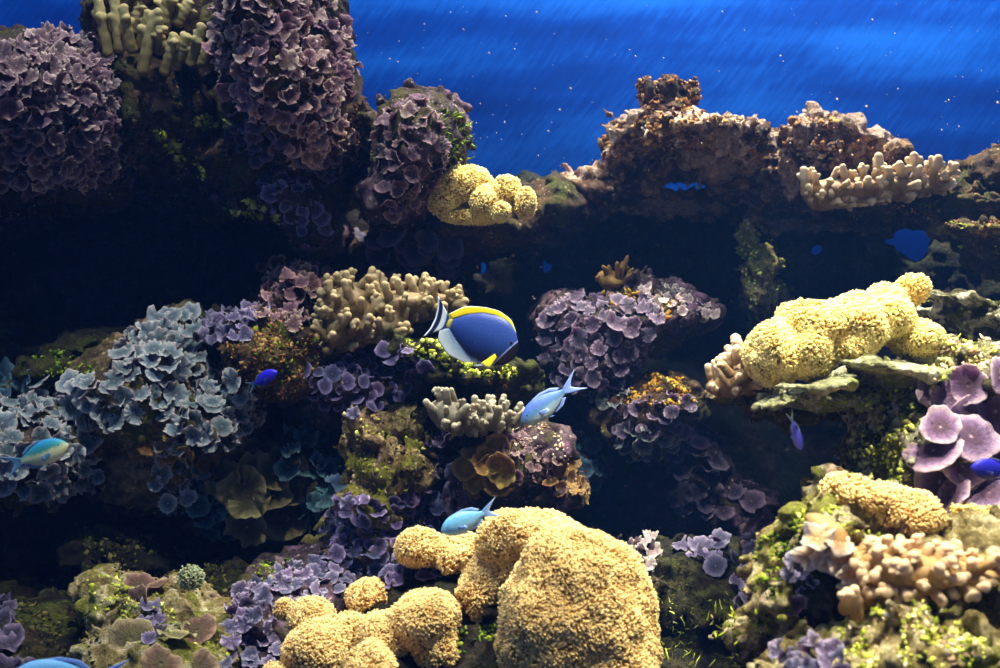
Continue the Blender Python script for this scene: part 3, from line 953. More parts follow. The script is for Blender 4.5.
def tentacle_coral(label, prims, mat, spacing=.0036, length=.011, k=.012, disp=None, h=.004, group=None):
    global NTC
    NTC += 1
    v, f = solid(prims, h, k, disp or fold(.012, .05, off=NTC * 2.3), .03)
    lo, hi = v.min(0), v.max(0)
    base = Vector(((lo[0] + hi[0]) / 2, (lo[1] + hi[1]) / 2, lo[2]))
    root = thing('tentacle_coral', base, label, 'coral', group)
    b = np.array(base, np.float32)
    obj('coral_body', mesh('coral_body', v - b, f), T_flesh, root)
    tv, tf, tip, vary = sprout(v.astype(np.float32), f, spacing * .80, length * .82, seed=NTC)
    o = obj('tentacles', mesh('tentacles', tv - b, tf, {'tip': tip, 'vary': vary}), mat, root)
    o['kind'] = 'stuff'
    print(label, len(tip) // 24)
    return root


TC = tentacle_coral
G = 'tentacled dome-headed corals in the bottom foreground'
TC('very large pale tentacled dome coral in the bottom foreground', [ell(577, 620, 1.56, 73, 88, .085), ell(546, 640, 1.53, 44, 70, .07), ell(616, 668, 1.55, 36, 56, .07), ell(566, 570, 1.55, 40, 30, .07)], T_cream, .0026, .0080, .02, fold(.015, .055, .006, .02), .0035, G)
TC('pale tentacled coral lobe arching over the top left of the very large dome', [ell(540, 536, 1.67, 52, 22, .07, -10), ell(502, 540, 1.68, 24, 20, .06), ell(484, 592, 1.68, 24, 30, .06), ell(516, 575, 1.69, 34, 34, .07)], T_cream, .0028, .0085, .016, None, .004, G)
TC('pale saddle-shaped tentacled coral directly below the pale blue chromis', [ell(418, 548, 1.74, 22, 16, .05), ell(460, 552, 1.74, 28, 13, .05), ell(448, 562, 1.72, 12, 9, .03)], T_cream, .0028, .0085, .012, None, .004, G)
TC('small oval tentacled coral head above the middle of the coral cluster', [ell(374, 598, 1.73, 25, 14, .05)], T_cream, .0028, .008, .012, None, .004, G)
TC('largest rounded tentacled coral head left of the very large dome', [ell(424, 618, 1.62, 32, 24, .06), ell(386, 638, 1.63, 30, 24, .055), ell(436, 648, 1.62, 22, 30, .05)], T_cream, .0027, .0085, .012, None, .004, G)
TC('tentacled coral head second from the left edge of the cluster, behind a larger one', [ell(312, 618, 1.72, 22, 18, .05)], T_cream, .0028, .008, .012, None, .004, G)
TC('tiny round tentacled coral head at the left edge of the cluster', [ell(284, 609, 1.76, 8, 8, .02)], T_cream, .0028, .007, .01, fold(.004, .03), .003, G)
TC('leftmost large tentacled coral head cut by the bottom edge', [ell(322, 652, 1.64, 34, 28, .06), ell(350, 630, 1.66, 15, 14, .035)], T_cream, .0028, .0085, .014, None, .004, G)
TC('small cone-shaped tentacled coral head at the bottom edge', [ell(372, 672, 1.54, 26, 20, .05), ell(373, 652, 1.54, 9, 8, .025)], T_cream, .0027, .008, .012, None, .004, G)
TC('tiny tentacled coral head in the bottom edge at the far left of the cluster', [ell(274, 674, 1.60, 12, 8, .03)], T_cream, .0028, .007, .01, fold(.004, .03), .003, G)
TC('small yellow lobed tentacled coral on the back ridge against the blue', [ell(462, 186, 2.38, 30, 18, .06), ell(446, 200, 2.38, 16, 14, .05), ell(486, 202, 2.34, 14, 14, .04), ell(506, 192, 2.36, 15, 13, .05), ell(524, 203, 2.34, 9, 14, .04), ell(502, 212, 2.32, 8, 8, .03), ell(470, 216, 2.38, 30, 6, .04)],
   T_yellow, .0032, .009, .009, fold(.008, .035), .0045)
TC('big pale yellow tentacled coral with a raised knob on the right ledges', [ell(815, 326, 1.78, 40, 22, .09), ell(772, 352, 1.77, 20, 32, .08), ell(806, 350, 1.75, 22, 28, .07), ell(850, 324, 1.78, 30, 28, .09), ell(880, 318, 1.80, 26, 22, .08), ell(914, 340, 1.78, 22, 16, .06), ell(888, 302, 1.82, 18, 16, .05), ell(912, 290, 1.81, 12, 11, .035), ell(845, 346, 1.75, 24, 16, .06)],
   T_yellow, .0029, .0095, .011, fold(.012, .045, .006, .018), .0045)
TC('pale orange yellow tentacled coral above the lower right cave', [ell(868, 496, 1.52, 38, 14, .06), ell(905, 515, 1.50, 30, 20, .055), ell(930, 531, 1.50, 18, 14, .045), ell(845, 493, 1.52, 16, 12, .045)], T_cream, .0028, .009, .012, fold(.012, .04), .004)
TC('strip of yellow tentacled coral at the right edge above pale finger corals', [ell(975, 520, 1.58, 36, 9, .05), ell(1010, 520, 1.58, 26, 12, .05)], T_yellow, .0030, .009, .012, None, .004)
TC('tiny greenish ball of tentacled coral on the dim lower left rock', [ell(191, 577, 1.80, 10, 10, .016)], tentacle_mat('grey_green_tentacle', lin(60, 70, 40), lin(120, 136, 90), lin(180, 190, 140)), .0036, .008, .01, fold(.004, .03), .003)


# ------------------------------------------------------------------ finger leather corals
def finger_mesh(seed, long=False):
    """unit length knobby finger"""
    r = random.Random(seed)
    if long:
        bx, by = r.uniform(-.06, .06), r.uniform(-.06, .06)
        pr = [cap((0, 0, -.08), (bx, by, .5), .115, .105), cap((bx, by, .5), (bx * .4, by * .4, .88), .105, .10)]
        for i in range(r.choice((3, 4, 5))):
            t = r.uniform(0, 6.28); z = r.uniform(.40, .92); q = r.uniform(.11, .17)
            pr.append(cap((bx * .6, by * .6, z - .08), (bx + math.cos(t) * q, by + math.sin(t) * q, z + r.uniform(.02, .08)), .085, .085))
        v, f = solid(pr, .024, .03, lambda p: .03 * perlin(p / .13 + seed * 3.1), .03)
        me = mesh('finger', v, f, {'tip': np.clip(v[:, 2] / .95, 0, 1)})
        me.materials.append(M_default)
        return me
    bx, by = r.uniform(-.12, .12), r.uniform(-.12, .12)
    pr = [cap((0, 0, -.15), (bx, by, .45), .22, .19), cap((bx, by, .45), (bx * 1.6, by * 1.4, .82), .19, .17)]
    for i in range(r.choice((1, 2, 2, 3, 3))):
        t = r.uniform(0, 6.28); z = r.uniform(.35, .72); q = r.uniform(.20, .30)
        pr.append(cap((bx * .8, by * .8, z - .12), (bx + math.cos(t) * q, by + math.sin(t) * q, z + r.uniform(.08, .22)), .13, .125))
    v, f = solid(pr, .042, .06, lambda p: .03 * perlin(p / .22 + seed * 3.1), .06)
    me = mesh('finger', v, f, {'tip': np.clip(v[:, 2] / .95, 0, 1)})
    me.materials.append(M_default)
    return me


_g = GRIDS; GRIDS = []
FINGERS = [finger_mesh(i) for i in range(10)]
LONG_FINGERS = [finger_mesh(i + 40, True) for i in range(8)]
GRIDS = _g
FM_olive = finger_mat('olive_finger', lin(120, 102, 52), lin(176, 160, 100))
FM_tan = finger_mat('tan_finger', lin(118, 98, 60), lin(178, 158, 112))
FM_grey = finger_mat('grey_finger', lin(108, 102, 80), lin(166, 160, 134))
FM_pale = finger_mat('pale_finger', lin(136, 108, 66), lin(226, 204, 162))
FM_warm = finger_mat('warm_finger', lin(166, 128, 70), lin(222, 190, 146))


def finger_coral(label, lumps, mat, fingers=(), poly=None, spacing=.024, length=(.03, .045), fat=1.0, nmax=60, h=.005, k=.02, lean=.6, ldisp=None, long=False, sway=.22):
    v, f = solid(lumps, h, k, ldisp or fold(.006, .03, .002, .012), .02)
    lo, hi = v.min(0), v.max(0)
    base = Vector(((lo[0] + hi[0]) / 2, (lo[1] + hi[1]) / 2, lo[2]))
    root = thing('finger_coral', base, label, 'coral')
    zr = (v[:, 2] - lo[2]) / (hi[2] - lo[2])
    obj('coral_base', mesh('coral_base', v - np.array(base, np.float32), f, {'tip': .25 * zr}), mat, root)
    todo = []
    for (x0, y0, x1, y1, d, w) in fingers:
        a = P(x0, y0, d); b = P(x1, y1, d - random.uniform(0, .03))
        L = (b - a).length / .95
        todo.append((a, (b - a).normalized(), L, w / F * d / (.12 if long else .22)))
    if poly:
        for p, n in sites(poly, spacing, [Body(v, f)], tries=6000, nmax=nmax):
            L = random.uniform(*length)
            a = (n * (1 - lean) + Vector((0, -.25, 1)) * lean + Vector((random.gauss(0, sway), random.gauss(0, sway), 0))).normalized()
            todo.append((p - a * L * .1, a, L, L * fat))
    for p, a, L, w in todo:
        o = obj('finger', random.choice(LONG_FINGERS if long else FINGERS), mat, root)
        o.location = p - base
        o.rotation_mode = 'QUATERNION'
        o.rotation_quaternion = a.to_track_quat('Z', 'Y') @ Quaternion((0, 0, 1), random.uniform(0, 6.28))
        o.scale = (w, w, L)
    print(label, len(todo))
    return root


FC = finger_coral
FC('olive tan finger coral with long knobby fingers at the top of the pillar', [ell(120, 40, 2.42, 22, 10, .05), ell(168, 50, 2.40, 30, 10, .05), ell(200, 58, 2.36, 24, 8, .05), ell(160, 10, 2.46, 40, 22, .05)], FM_olive,
   [(107, 48, 97, -4, 2.34, 6), (119, 44, 114, -4, 2.33, 6), (131, 46, 123, 5, 2.32, 6), (132, 30, 138, 2, 2.36, 6), (144, 66, 154, 14, 2.30, 6.5), (158, 50, 160, 26, 2.31, 5), (166, 69, 174, 33, 2.29, 6), (177, 64, 187, 34, 2.29, 6),
    (192, 60, 202, 24, 2.28, 6), (203, 62, 220, 36, 2.27, 6), (150, 22, 148, -14, 2.38, 8), (163, 28, 170, -5, 2.36, 8), (178, 22, 190, 0, 2.36, 7), (205, 18, 210, -12, 2.34, 5), (215, 26, 226, 10, 2.32, 5), (113, 25, 108, -12, 2.40, 6), (140, 44, 148, 10, 2.36, 5)], long=True)
FC('tan finger coral with many stubby fingers behind the surgeonfish tail', [ell(350, 306, 2.20, 26, 24, .07), ell(400, 304, 2.22, 40, 16, .07), ell(338, 332, 2.17, 16, 18, .05), ell(378, 328, 2.18, 34, 12, .05), ell(440, 302, 2.26, 20, 8, .05)], FM_tan,
   [(463, 306, 462, 284, 2.26, 4.5), (456, 308, 455, 290, 2.25, 4.5), (437, 303, 436, 280, 2.26, 5)], [(320, 275), (350, 265), (400, 275), (430, 290), (452, 292), (450, 312), (400, 335), (352, 356), (325, 355)], .019, (.026, .038), 1.05, 70, lean=.55)
FC('small beige clump of stubby finger coral below the tan finger coral', [ell(326, 354, 2.22, 16, 12, .04), ell(344, 358, 2.24, 10, 8, .03)], FM_tan, (), [(310, 338), (350, 338), (354, 366), (312, 368)], .015, (.020, .028), 1.1, 18)
FC('grey beige finger coral in two clumps beside the left chromis of the centre pair', [ell(450, 418, 2.00, 16, 14, .04), ell(442, 408, 2.00, 16, 8, .03), ell(495, 420, 2.02, 22, 12, .04), ell(470, 424, 2.02, 16, 8, .03)], FM_grey,
   (), [(428, 398), (450, 392), (472, 404), (500, 400), (524, 405), (522, 432), (480, 434), (446, 430)], .015, (.018, .027), 1.1, 40)
FC('pale tipped branching finger coral on the right ridge against the blue wall', [ell(835, 192, 2.34, 34, 13, .05), ell(885, 188, 2.36, 40, 12, .06), ell(930, 184, 2.38, 24, 10, .05), ell(820, 200, 2.34, 12, 10, .03)], FM_pale,
   [(805, 190, 800, 168, 2.30, 5), (880, 180, 884, 154, 2.32, 6), (918, 178, 916, 152, 2.33, 5.5), (932, 178, 942, 156, 2.33, 5.5), (905, 180, 902, 160, 2.33, 5.5), (945, 176, 960, 164, 2.34, 5)], [(804, 176), (840, 180), (880, 174), (930, 172), (952, 182), (930, 200), (860, 204), (812, 208)], .017, (.020, .034), 1.05, 50, lean=.5, sway=.4)
FC('pale stubby finger coral on the rock lip left of the right yellow coral', [ell(738, 378, 1.86, 20, 16, .05), ell(722, 388, 1.86, 16, 8, .04), ell(748, 360, 1.90, 10, 16, .04)], FM_pale,
   [(728, 372, 716, 358, 1.80, 5), (735, 360, 732, 350, 1.82, 5), (745, 355, 748, 340, 1.84, 5)], [(708, 372), (740, 348), (756, 350), (752, 390), (712, 394)], .017, (.020, .030), 1.1, 22)
FC('warm beige finger coral with fat knobs over the front of the lower right cave', [ell(872, 562, 1.38, 28, 13, .035, -12), ell(915, 570, 1.36, 40, 24, .045), ell(975, 572, 1.36, 34, 14, .04, 10), ell(862, 600, 1.37, 14, 10, .03), ell(888, 585, 1.37, 22, 14, .03)], FM_warm,
   [(845, 606, 842, 588, 1.33, 7), (856, 612, 852, 590, 1.33, 7), (985, 566, 1004, 552, 1.32, 5)], [(848, 550), (880, 547), (920, 547), (960, 556), (1000, 560), (990, 582), (940, 594), (890, 600), (850, 610)], .0125, (.012, .018), 1.9, 100, lean=.3, sway=.35)
P_cream = PM('cream_flap', lin(190, 150, 100), lin(216, 186, 150), lin(244, 228, 204), .1, .3, .02)
rt = FC('pale lobed soft coral like folded cloth on top of the lower right cave', [ell(824, 526, 1.40, 20, 9, .03, -25), ell(810, 545, 1.40, 8, 9, .02), ell(842, 550, 1.39, 18, 6, .025, -20)], FM_warm, (), None)
for px, py, d, r, dv in ((810, 556, 1.375, .017, (-.5, -.7, .1)), (826, 556, 1.37, .018, (.1, -.9, -.1)), (842, 562, 1.365, .017, (.3, -.8, .1)), (852, 574, 1.36, .014, (-.2, -.9, -.1)), (818, 538, 1.365, .018, (-.2, -.6, .6)), (838, 542, 1.365, .017, (.2, -.6, .7))):
    o = obj('flap', random.choice(POLYPS['leaf']), P_cream, rt)
    o.location = P(px, py, d) - rt.location
    o.rotation_mode = 'QUATERNION'
    o.rotation_quaternion = Vector(dv).to_track_quat('Z', 'Y') @ Quaternion((0, 0, 1), random.uniform(0, 6.28))
    o.scale = (r, r, r)

# brown feathery soft coral behind the centre slope
FC('feathery brown soft coral rising behind the centre slope', [ell(616, 284, 2.36, 14, 6, .03), ell(606, 276, 2.37, 8, 6, .02)], plain('feather_brown', lin(110, 84, 36), .7, .2, 200, .5),
   [(616, 284, 626, 256, 2.35, 3), (618, 284, 618, 262, 2.35, 3), (610, 282, 600, 268, 2.36, 3), (612, 284, 608, 266, 2.35, 3), (604, 280, 596, 276, 2.36, 2.5), (622, 286, 632, 268, 2.35, 2.5)], None)


# ------------------------------------------------------------------ algae turf
def flake(seed, blade=False):
    r = np.random.default_rng(seed)
    if blade:
        v = np.array([(-.12, 0, 0), (.12, 0, 0), (0, .1, 0), (-.10, 0, .5), (.10, .05, .5), (0, .12, .5), (.1, .15, 1.05)], np.float32)
        v += r.normal(0, .05, v.shape)
        f = np.array([(0, 1, 4), (0, 4, 3), (1, 2, 5), (1, 5, 4), (2, 0, 3), (2, 3, 5), (3, 4, 6), (4, 5, 6), (5, 3, 6)], np.int32)
        return v.astype(np.float32), f
    t = (1 + 5 ** .5) / 2
    v = np.array([(-1, t, 0), (1, t, 0), (-1, -t, 0), (1, -t, 0), (0, -1, t), (0, 1, t), (0, -1, -t), (0, 1, -t), (t, 0, -1), (t, 0, 1), (-t, 0, -1), (-t, 0, 1)]) / 1.9
    v = v * r.uniform(.30, 1.55, (12, 1)) * r.uniform(.25, 1.25, (1, 3)) * .6
    f = np.array([(0, 11, 5), (0, 5, 1), (0, 1, 7), (0, 7, 10), (0, 10, 11), (1, 5, 9), (5, 11, 4), (11, 10, 2), (10, 7, 6), (7, 1, 8), (3, 9, 4), (3, 4, 2), (3, 2, 6), (3, 6, 8), (3, 8, 9), (4, 9, 5), (2, 4, 11), (6, 2, 10), (8, 6, 7), (9, 8, 1)], np.int32)
    return v.astype(np.float32), f


FL = [flake(i) for i in range(8)]
BL = [flake(i, True) for i in range(8)]


def turf(label, poly, spacing, size, mat, blade=False, nmax=1600, up=-2.0, name='turf_algae', dmax=9., cat='algae', bodies=None):
    pts = sites(poly, spacing * .72, bodies, nmax=int(nmax * 2), up=up, dmax=dmax)
    if pts:
        m = fbm(np.array([p for p, n in pts]) / (spacing * 4.5) + len(label), 2)
        pts = [q for q, v in zip(pts, m) if v > random.gauss(-.02, .10)]
    if not pts:
        print('EMPTY', label); return
    c = sum((p for p, n in pts), Vector()) / len(pts)
    V, Q, A = [], [], []
    off = 0
    for p, n in pts:
        tv, tf = random.choice(BL if blade else FL)
        s = random.uniform(size[0] * .35, size[1] * .8) * (1.2 if blade else 1)
        a = (n + Vector((random.gauss(0, .4), random.gauss(0, .4), random.gauss(.15, .4)))).normalized()
        R3 = (a.to_track_quat('Z', 'Y') @ Quaternion((0, 0, 1), random.uniform(0, 6.28))).to_matrix()
        V.append(tv @ np.array(R3.transposed(), np.float32) * s + np.array(p - c, np.float32))
        Q.append(tf + off); off += len(tv)
        A.append(np.full(len(tv), random.random(), np.float32))
    o = obj(name, mesh(name, np.concatenate(V), np.concatenate(Q), {'vary': np.concatenate(A)}), mat, loc=c)
    tag(o, label, cat, kind='stuff')
    print(label, len(pts))


A_green = turf_mat('green_turf', lin(36, 56, 8), lin(84, 112, 16), lin(150, 170, 40))
A_olive = turf_mat('olive_turf', lin(26, 26, 12), lin(62, 58, 24), lin(116, 110, 46))
A_rust = turf_mat('rust_turf', lin(70, 44, 24), lin(132, 86, 40), lin(190, 146, 80))
A_orange = turf_mat('orange_turf', lin(110, 72, 14), lin(184, 130, 24), lin(220, 180, 60))
A_cream = turf_mat('cream_turf', lin(140, 110, 74), lin(214, 182, 134), lin(246, 228, 194))
A_tan = turf_mat('tan_turf', lin(78, 62, 34), lin(132, 110, 66), lin(186, 162, 110))
A_lime = turf_mat('lime_turf', lin(96, 110, 10), lin(172, 182, 44), lin(232, 236, 116))
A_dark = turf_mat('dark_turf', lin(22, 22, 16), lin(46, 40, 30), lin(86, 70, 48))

turf('bright green hair algae down the right side of the knobby rock', [(440, 108), (466, 116), (476, 150), (470, 180), (440, 176), (436, 120)], .006, (.010, .018), A_green, True)
turf('yellow green algae around the left base of the knobby rock', [(366, 128), (385, 112), (380, 165), (366, 160)], .008, (.006, .011), A_green, True)
turf('brown crumbly algae on the lower right of the tall pillar', [(320, 100), (350, 95), (370, 145), (378, 165), (340, 170), (318, 140)], .0085, (.006, .012), A_rust)
turf('streak of yellow green algae across the dark pillar foot', [(150, 128), (164, 130), (206, 170), (204, 180), (180, 166)], .006, (.010, .016), A_lime)  # brighter lime on the pillar and ledge algae stands in for light there
turf('patch of yellow green algae on the small dark ledge', [(222, 200), (250, 200), (280, 214), (276, 222), (240, 214), (222, 222)], .006, (.010, .016), A_lime)
turf('short green algae streak high on the dark pillar face', [(192, 118), (228, 116), (230, 126), (196, 128)], .006, (.010, .016), A_lime)
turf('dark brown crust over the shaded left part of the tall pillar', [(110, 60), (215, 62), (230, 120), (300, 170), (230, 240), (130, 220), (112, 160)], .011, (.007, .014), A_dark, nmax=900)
turf('rusty brown crust on the crown-shaped knob', [(634, 78), (700, 76), (702, 124), (640, 124)], .007, (.006, .012), A_rust)
turf('cream and brown crust along the top of the crown-topped ridge', [(602, 130), (640, 118), (700, 114), (740, 118), (764, 140), (745, 158), (690, 140), (640, 136), (604, 160)], .0085, (.008, .018), A_cream, nmax=500, up=.1)
turf('orange tan crust on the crown-topped ridge', [(602, 130), (640, 118), (700, 114), (740, 118), (764, 140), (764, 168), (690, 156), (640, 150), (604, 160)], .0105, (.008, .018), A_rust, nmax=500)
turf('tan and orange crust over the pointed ridge rock', [(778, 125), (818, 112), (832, 116), (870, 140), (890, 160), (840, 170), (790, 170)], .0100, (.008, .018), A_rust, nmax=500)
turf('cream crust patches on the pointed ridge rock', [(795, 140), (840, 140), (850, 165), (800, 165)], .010, (.008, .016), A_cream, nmax=200)
turf('reddish crust along the long shelf under the pale finger coral', [(880, 204), (960, 206), (1000, 222), (990, 236), (920, 222), (880, 216)], .008, (.005, .010), A_rust, nmax=500)
turf('yellowish crust along the right stepped rocks', [(950, 222), (1000, 230), (1000, 262), (960, 250)], .007, (.005, .010), A_lime, nmax=400, up=.0)
turf('pale encrusting growth on the narrow spur in the right gap', [(734, 216), (764, 225), (790, 262), (786, 300), (752, 306), (738, 260)], .0085, (.006, .012), A_lime, nmax=400)
turf('orange and green algae on the crest of the centre slope', [(600, 288), (660, 292), (690, 310), (660, 322), (620, 316)], .007, (.008, .014), A_orange, nmax=300)
turf('orange algae on top of the rounded centre block', [(606, 392), (650, 372), (684, 378), (696, 404), (660, 406), (618, 402)], .006, (.007, .013), A_orange, nmax=600)
turf('brown and yellow turf over the algae mound behind the violet damselfish', [(228, 330), (280, 318), (326, 340), (330, 380), (300, 400), (252, 398), (226, 372)], .0065, (.005, .010), A_rust, nmax=1500)
turf('green turf mixed into the algae mound behind the violet damselfish', [(228, 325), (285, 320), (326, 345), (325, 385), (290, 392), (240, 372)], .010, (.005, .010), A_green, nmax=500)
turf('lime green algae on the ledge under the surgeonfish', [(396, 338), (440, 342), (480, 360), (520, 368), (515, 380), (450, 372), (405, 356)], .006, (.007, .013), A_lime, nmax=900)
turf('olive turf on the dark knob above the blue grey corals', [(30, 352), (70, 350), (95, 365), (90, 385), (50, 392), (30, 375)], .0075, (.006, .011), A_green, nmax=500)
turf('tan crumbs over the pocked rock column', [(345, 408), (385, 404), (430, 410), (436, 460), (420, 500), (350, 490), (344, 440)], .012, (.005, .012), A_tan, nmax=220)
turf('yellow green crumbs on the pocked rock column', [(350, 420), (425, 415), (434, 470), (400, 500), (370, 490)], .014, (.005, .010), A_lime, nmax=120)
turf('cream and rust crumbs on the tip of the cone-tipped rock', [(505, 430), (545, 422), (566, 445), (584, 490), (566, 470), (520, 445), (490, 450)], .007, (.005, .009), A_cream, nmax=300)
turf('rust red crumbs on the ledge right of the surgeonfish', [(488, 380), (512, 380), (518, 400), (496, 402)], .006, (.005, .009), A_rust, nmax=200)
turf('olive and lime turf over the mossy rock right of the large dome coral', [(640, 560), (720, 565), (735, 620), (740, 668), (660, 668), (655, 610)], .0075, (.006, .012), A_olive, True, nmax=1600)
turf('bright lime sprigs on the mossy rock right of the large dome coral', [(655, 600), (735, 600), (740, 668), (662, 668)], .014, (.010, .018), A_lime, True, nmax=260)
turf('small green tufts between the dome-headed corals', [(455, 628), (500, 626), (498, 655), (460, 655)], .006, (.006, .010), A_green, nmax=400)
turf('yellowish crumbs over the lower left rock with ringed corals', [(85, 570), (115, 575), (150, 585), (200, 620), (240, 630), (240, 660), (120, 620), (90, 610)], .007, (.005, .010), A_lime, nmax=900)
turf('dim green algae on the rock behind the ringed corals', [(75, 525), (130, 530), (240, 570), (250, 600), (160, 590), (90, 560)], .009, (.006, .012), A_olive, nmax=700)
turf('brown green turf over the bottom left corner rock', [(0, 600), (90, 610), (115, 668), (20, 668)], .009, (.006, .012), A_olive, nmax=900)
turf('yellow green algae by the lavender bank', [(250, 565), (290, 560), (300, 585), (262, 590)], .007, (.006, .010), A_green, nmax=300)
turf('pale lime crust over the right mass beside the plum discs', [(840, 395), (930, 385), (940, 420), (920, 480), (840, 490), (850, 440)], .0075, (.005, .011), A_lime, nmax=1200)
turf('dark moss in the pits of the right mass', [(830, 405), (940, 380), (930, 500), (840, 500)], .011, (.006, .013), A_olive, nmax=600)
turf('pale crust on the rock shoulder right of the big yellow coral', [(930, 340), (985, 335), (1000, 355), (1000, 378), (930, 380)], .007, (.005, .010), A_cream, nmax=500)
turf('green crust on the rock shoulder right of the big yellow coral', [(925, 340), (985, 335), (1000, 355), (1000, 378), (925, 380)], .010, (.005, .010), A_lime, nmax=300)
turf('lime moss over the bottom right mound', [(850, 610), (920, 600), (985, 640), (985, 668), (820, 668)], .0065, (.004, .009), A_lime, nmax=1500)
turf('cream crumbs over the bottom right mound', [(850, 615), (920, 608), (975, 640), (975, 668), (830, 668)], .0085, (.004, .009), A_cream, nmax=900)
turf('green moss on the left side of the cave arch', [(755, 540), (800, 520), (810, 540), (780, 580), (768, 640), (755, 640)], .007, (.005, .010), A_green, nmax=600)
turf('yellow crumbs along the top of the cave arch', [(790, 515), (850, 505), (900, 535), (860, 548), (800, 540)], .006, (.004, .009), A_lime, nmax=600)
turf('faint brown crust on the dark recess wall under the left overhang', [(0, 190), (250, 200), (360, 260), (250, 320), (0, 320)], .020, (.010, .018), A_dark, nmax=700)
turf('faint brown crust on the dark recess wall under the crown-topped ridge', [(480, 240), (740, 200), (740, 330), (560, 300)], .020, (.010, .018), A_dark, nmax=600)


# ------------------------------------------------------------------ fish
def interp(xs, ys, n):
    t = np.linspace(0, 1, n)
    # smooth curve through the control points
    out = np.interp(t, xs, ys)
    for _ in range(3):
        out[1:-1] = .25 * out[:-2] + .5 * out[1:-1] + .25 * out[2:]
    return t, out


def fish_body(xs, top, bot, wid, L, x0, mat, parent, name='body'):
    n, m = 40, 24
    t, a = interp(xs, top, n); _, b = interp(xs, bot, n); _, w = interp(xs, wid, n)
    vs = []
    for i in range(n):
        zc = (a[i] + b[i]) / 2; hh = max((a[i] - b[i]) / 2, .004); ww = max(w[i], .004)
        for j in range(m):
            q = 2 * math.pi * j / m
            cx, sx = math.cos(q), math.sin(q)
            vs.append(((x0 + t[i] * (.5 - x0)) * L, ww * L * math.copysign(abs(cx) ** .9, cx), (zc + hh * math.copysign(abs(sx) ** 1.05, sx)) * L))
    fs = [(i * m + j, i * m + (j + 1) % m, (i + 1) * m + (j + 1) % m, (i + 1) * m + j) for i in range(n - 1) for j in range(m)]
    c0 = len(vs); vs.append(tuple(np.mean(vs[:m], 0))); c1 = len(vs); e = np.mean(vs[(n - 1) * m:(n - 1) * m + m], 0); vs.append((e[0] + .006 * L, e[1], e[2]))
    tr = [(c0, (j + 1) % m, j) for j in range(m)] + [(c1, (n - 1) * m + j, (n - 1) * m + (j + 1) % m) for j in range(m)]
    return obj(name, mesh(name, vs, [np.array(fs)[:, ::-1], np.array(tr)[:, ::-1]]), mat, parent)


def fish_fin(name, base, edge, L, mat, parent, thick=.008, nu=24, nv=8, side=None, wave=.0):
    """fin between a base curve and an edge curve, both lists of (x, z) or (x, y, z) in body lengths"""
    def curve(c):
        c = np.array([(q[0], 0, q[1]) if len(q) == 2 else q for q in c], float)
        s = np.linspace(0, 1, len(c)); t = np.linspace(0, 1, nu)
        o = np.stack([np.interp(t, s, c[:, k]) for k in range(3)], 1)
        for _ in range(1):
            o[1:-1] = .25 * o[:-2] + .5 * o[1:-1] + .25 * o[2:]
        return o
    B, E = curve(base), curve(edge)
    vs, tip = [], []
    for s in (1, -1):
        for i in range(nu):
            for j in range(nv):
                v = j / (nv - 1)
                p = B[i] * (1 - v) + E[i] * v
                ray = .25 * math.sin(i * 2.2) * (1 - v)
                th = thick * (1 - .85 * v) * (1 + ray) * (0.15 if i in (0, nu - 1) else 1)
                vs.append((p[0] * L, (p[1] + s * th + wave * v * math.sin(i * .6)) * L, p[2] * L)); tip.append(v)
    fs = []
    N = nu * nv
    for i in range(nu - 1):
        for j in range(nv - 1):
            a = i * nv + j
            fs.append((a, a + nv, a + nv + 1, a + 1)); fs.append((N + a, N + a + 1, N + a + nv + 1, N + a + nv))
    loop = [i * nv for i in range(nu)] + [(nu - 1) * nv + j for j in range(1, nv)] + [i * nv + nv - 1 for i in range(nu - 2, -1, -1)] + [j for j in range(nv - 2, 0, -1)]
    for q in range(len(loop)):
        a, b = loop[q], loop[(q + 1) % len(loop)]
        fs.append((b, a, a + N, b + N))
    return obj(name, mesh(name, vs, np.array(fs), {'tip': tip}), mat, parent)


def ball(r, sy=1.0, n=10, m=14):
    vs = [(0, 0, r)]; fs = []; tr = []
    for i in range(1, n):
        for j in range(m):
            a = math.pi * i / n; b = 2 * math.pi * j / m
            vs.append((r * math.sin(a) * math.cos(b), r * sy * math.sin(a) * math.sin(b), r * math.cos(a)))
    vs.append((0, 0, -r)); e = len(vs) - 1
    for j in range(m):
        tr.append((0, 1 + j, 1 + (j + 1) % m)); tr.append((e, e - m + (j + 1) % m, e - m + j))
    for i in range(n - 2):
        for j in range(m):
            a = 1 + i * m + j; b = 1 + i * m + (j + 1) % m
            fs.append((a, a + m, b + m, b))
    return vs, [np.array(fs), np.array(tr)]


M_white_eye = plain('eye_ring', lin(150, 170, 180), .25, .6)
M_pupil = plain('pupil', lin(8, 8, 12), .1, .8)


def eyes(root, x, z, y, r, L, mat=M_white_eye):
    for s in (1, -1):
        v, f = ball(r * L, .5)
        e = obj('eye', mesh('eye', v, f), mat, root, (x * L, s * y * L, z * L))
        v, f = ball(r * L * .74, .5)
        obj('pupil', mesh('pupil', v, f), M_pupil, e, (0, s * r * L * .22, 0))


def orient(o, fwd, roll=0.0):
    x = Vector(fwd).normalized()
    y = Vector((0, 0, 1)).cross(x).normalized()
    z = x.cross(y)
    m = Matrix((x, y, z)).transposed()
    o.rotation_euler = (m @ Matrix.Rotation(math.radians(roll), 3, 'X')).to_euler()


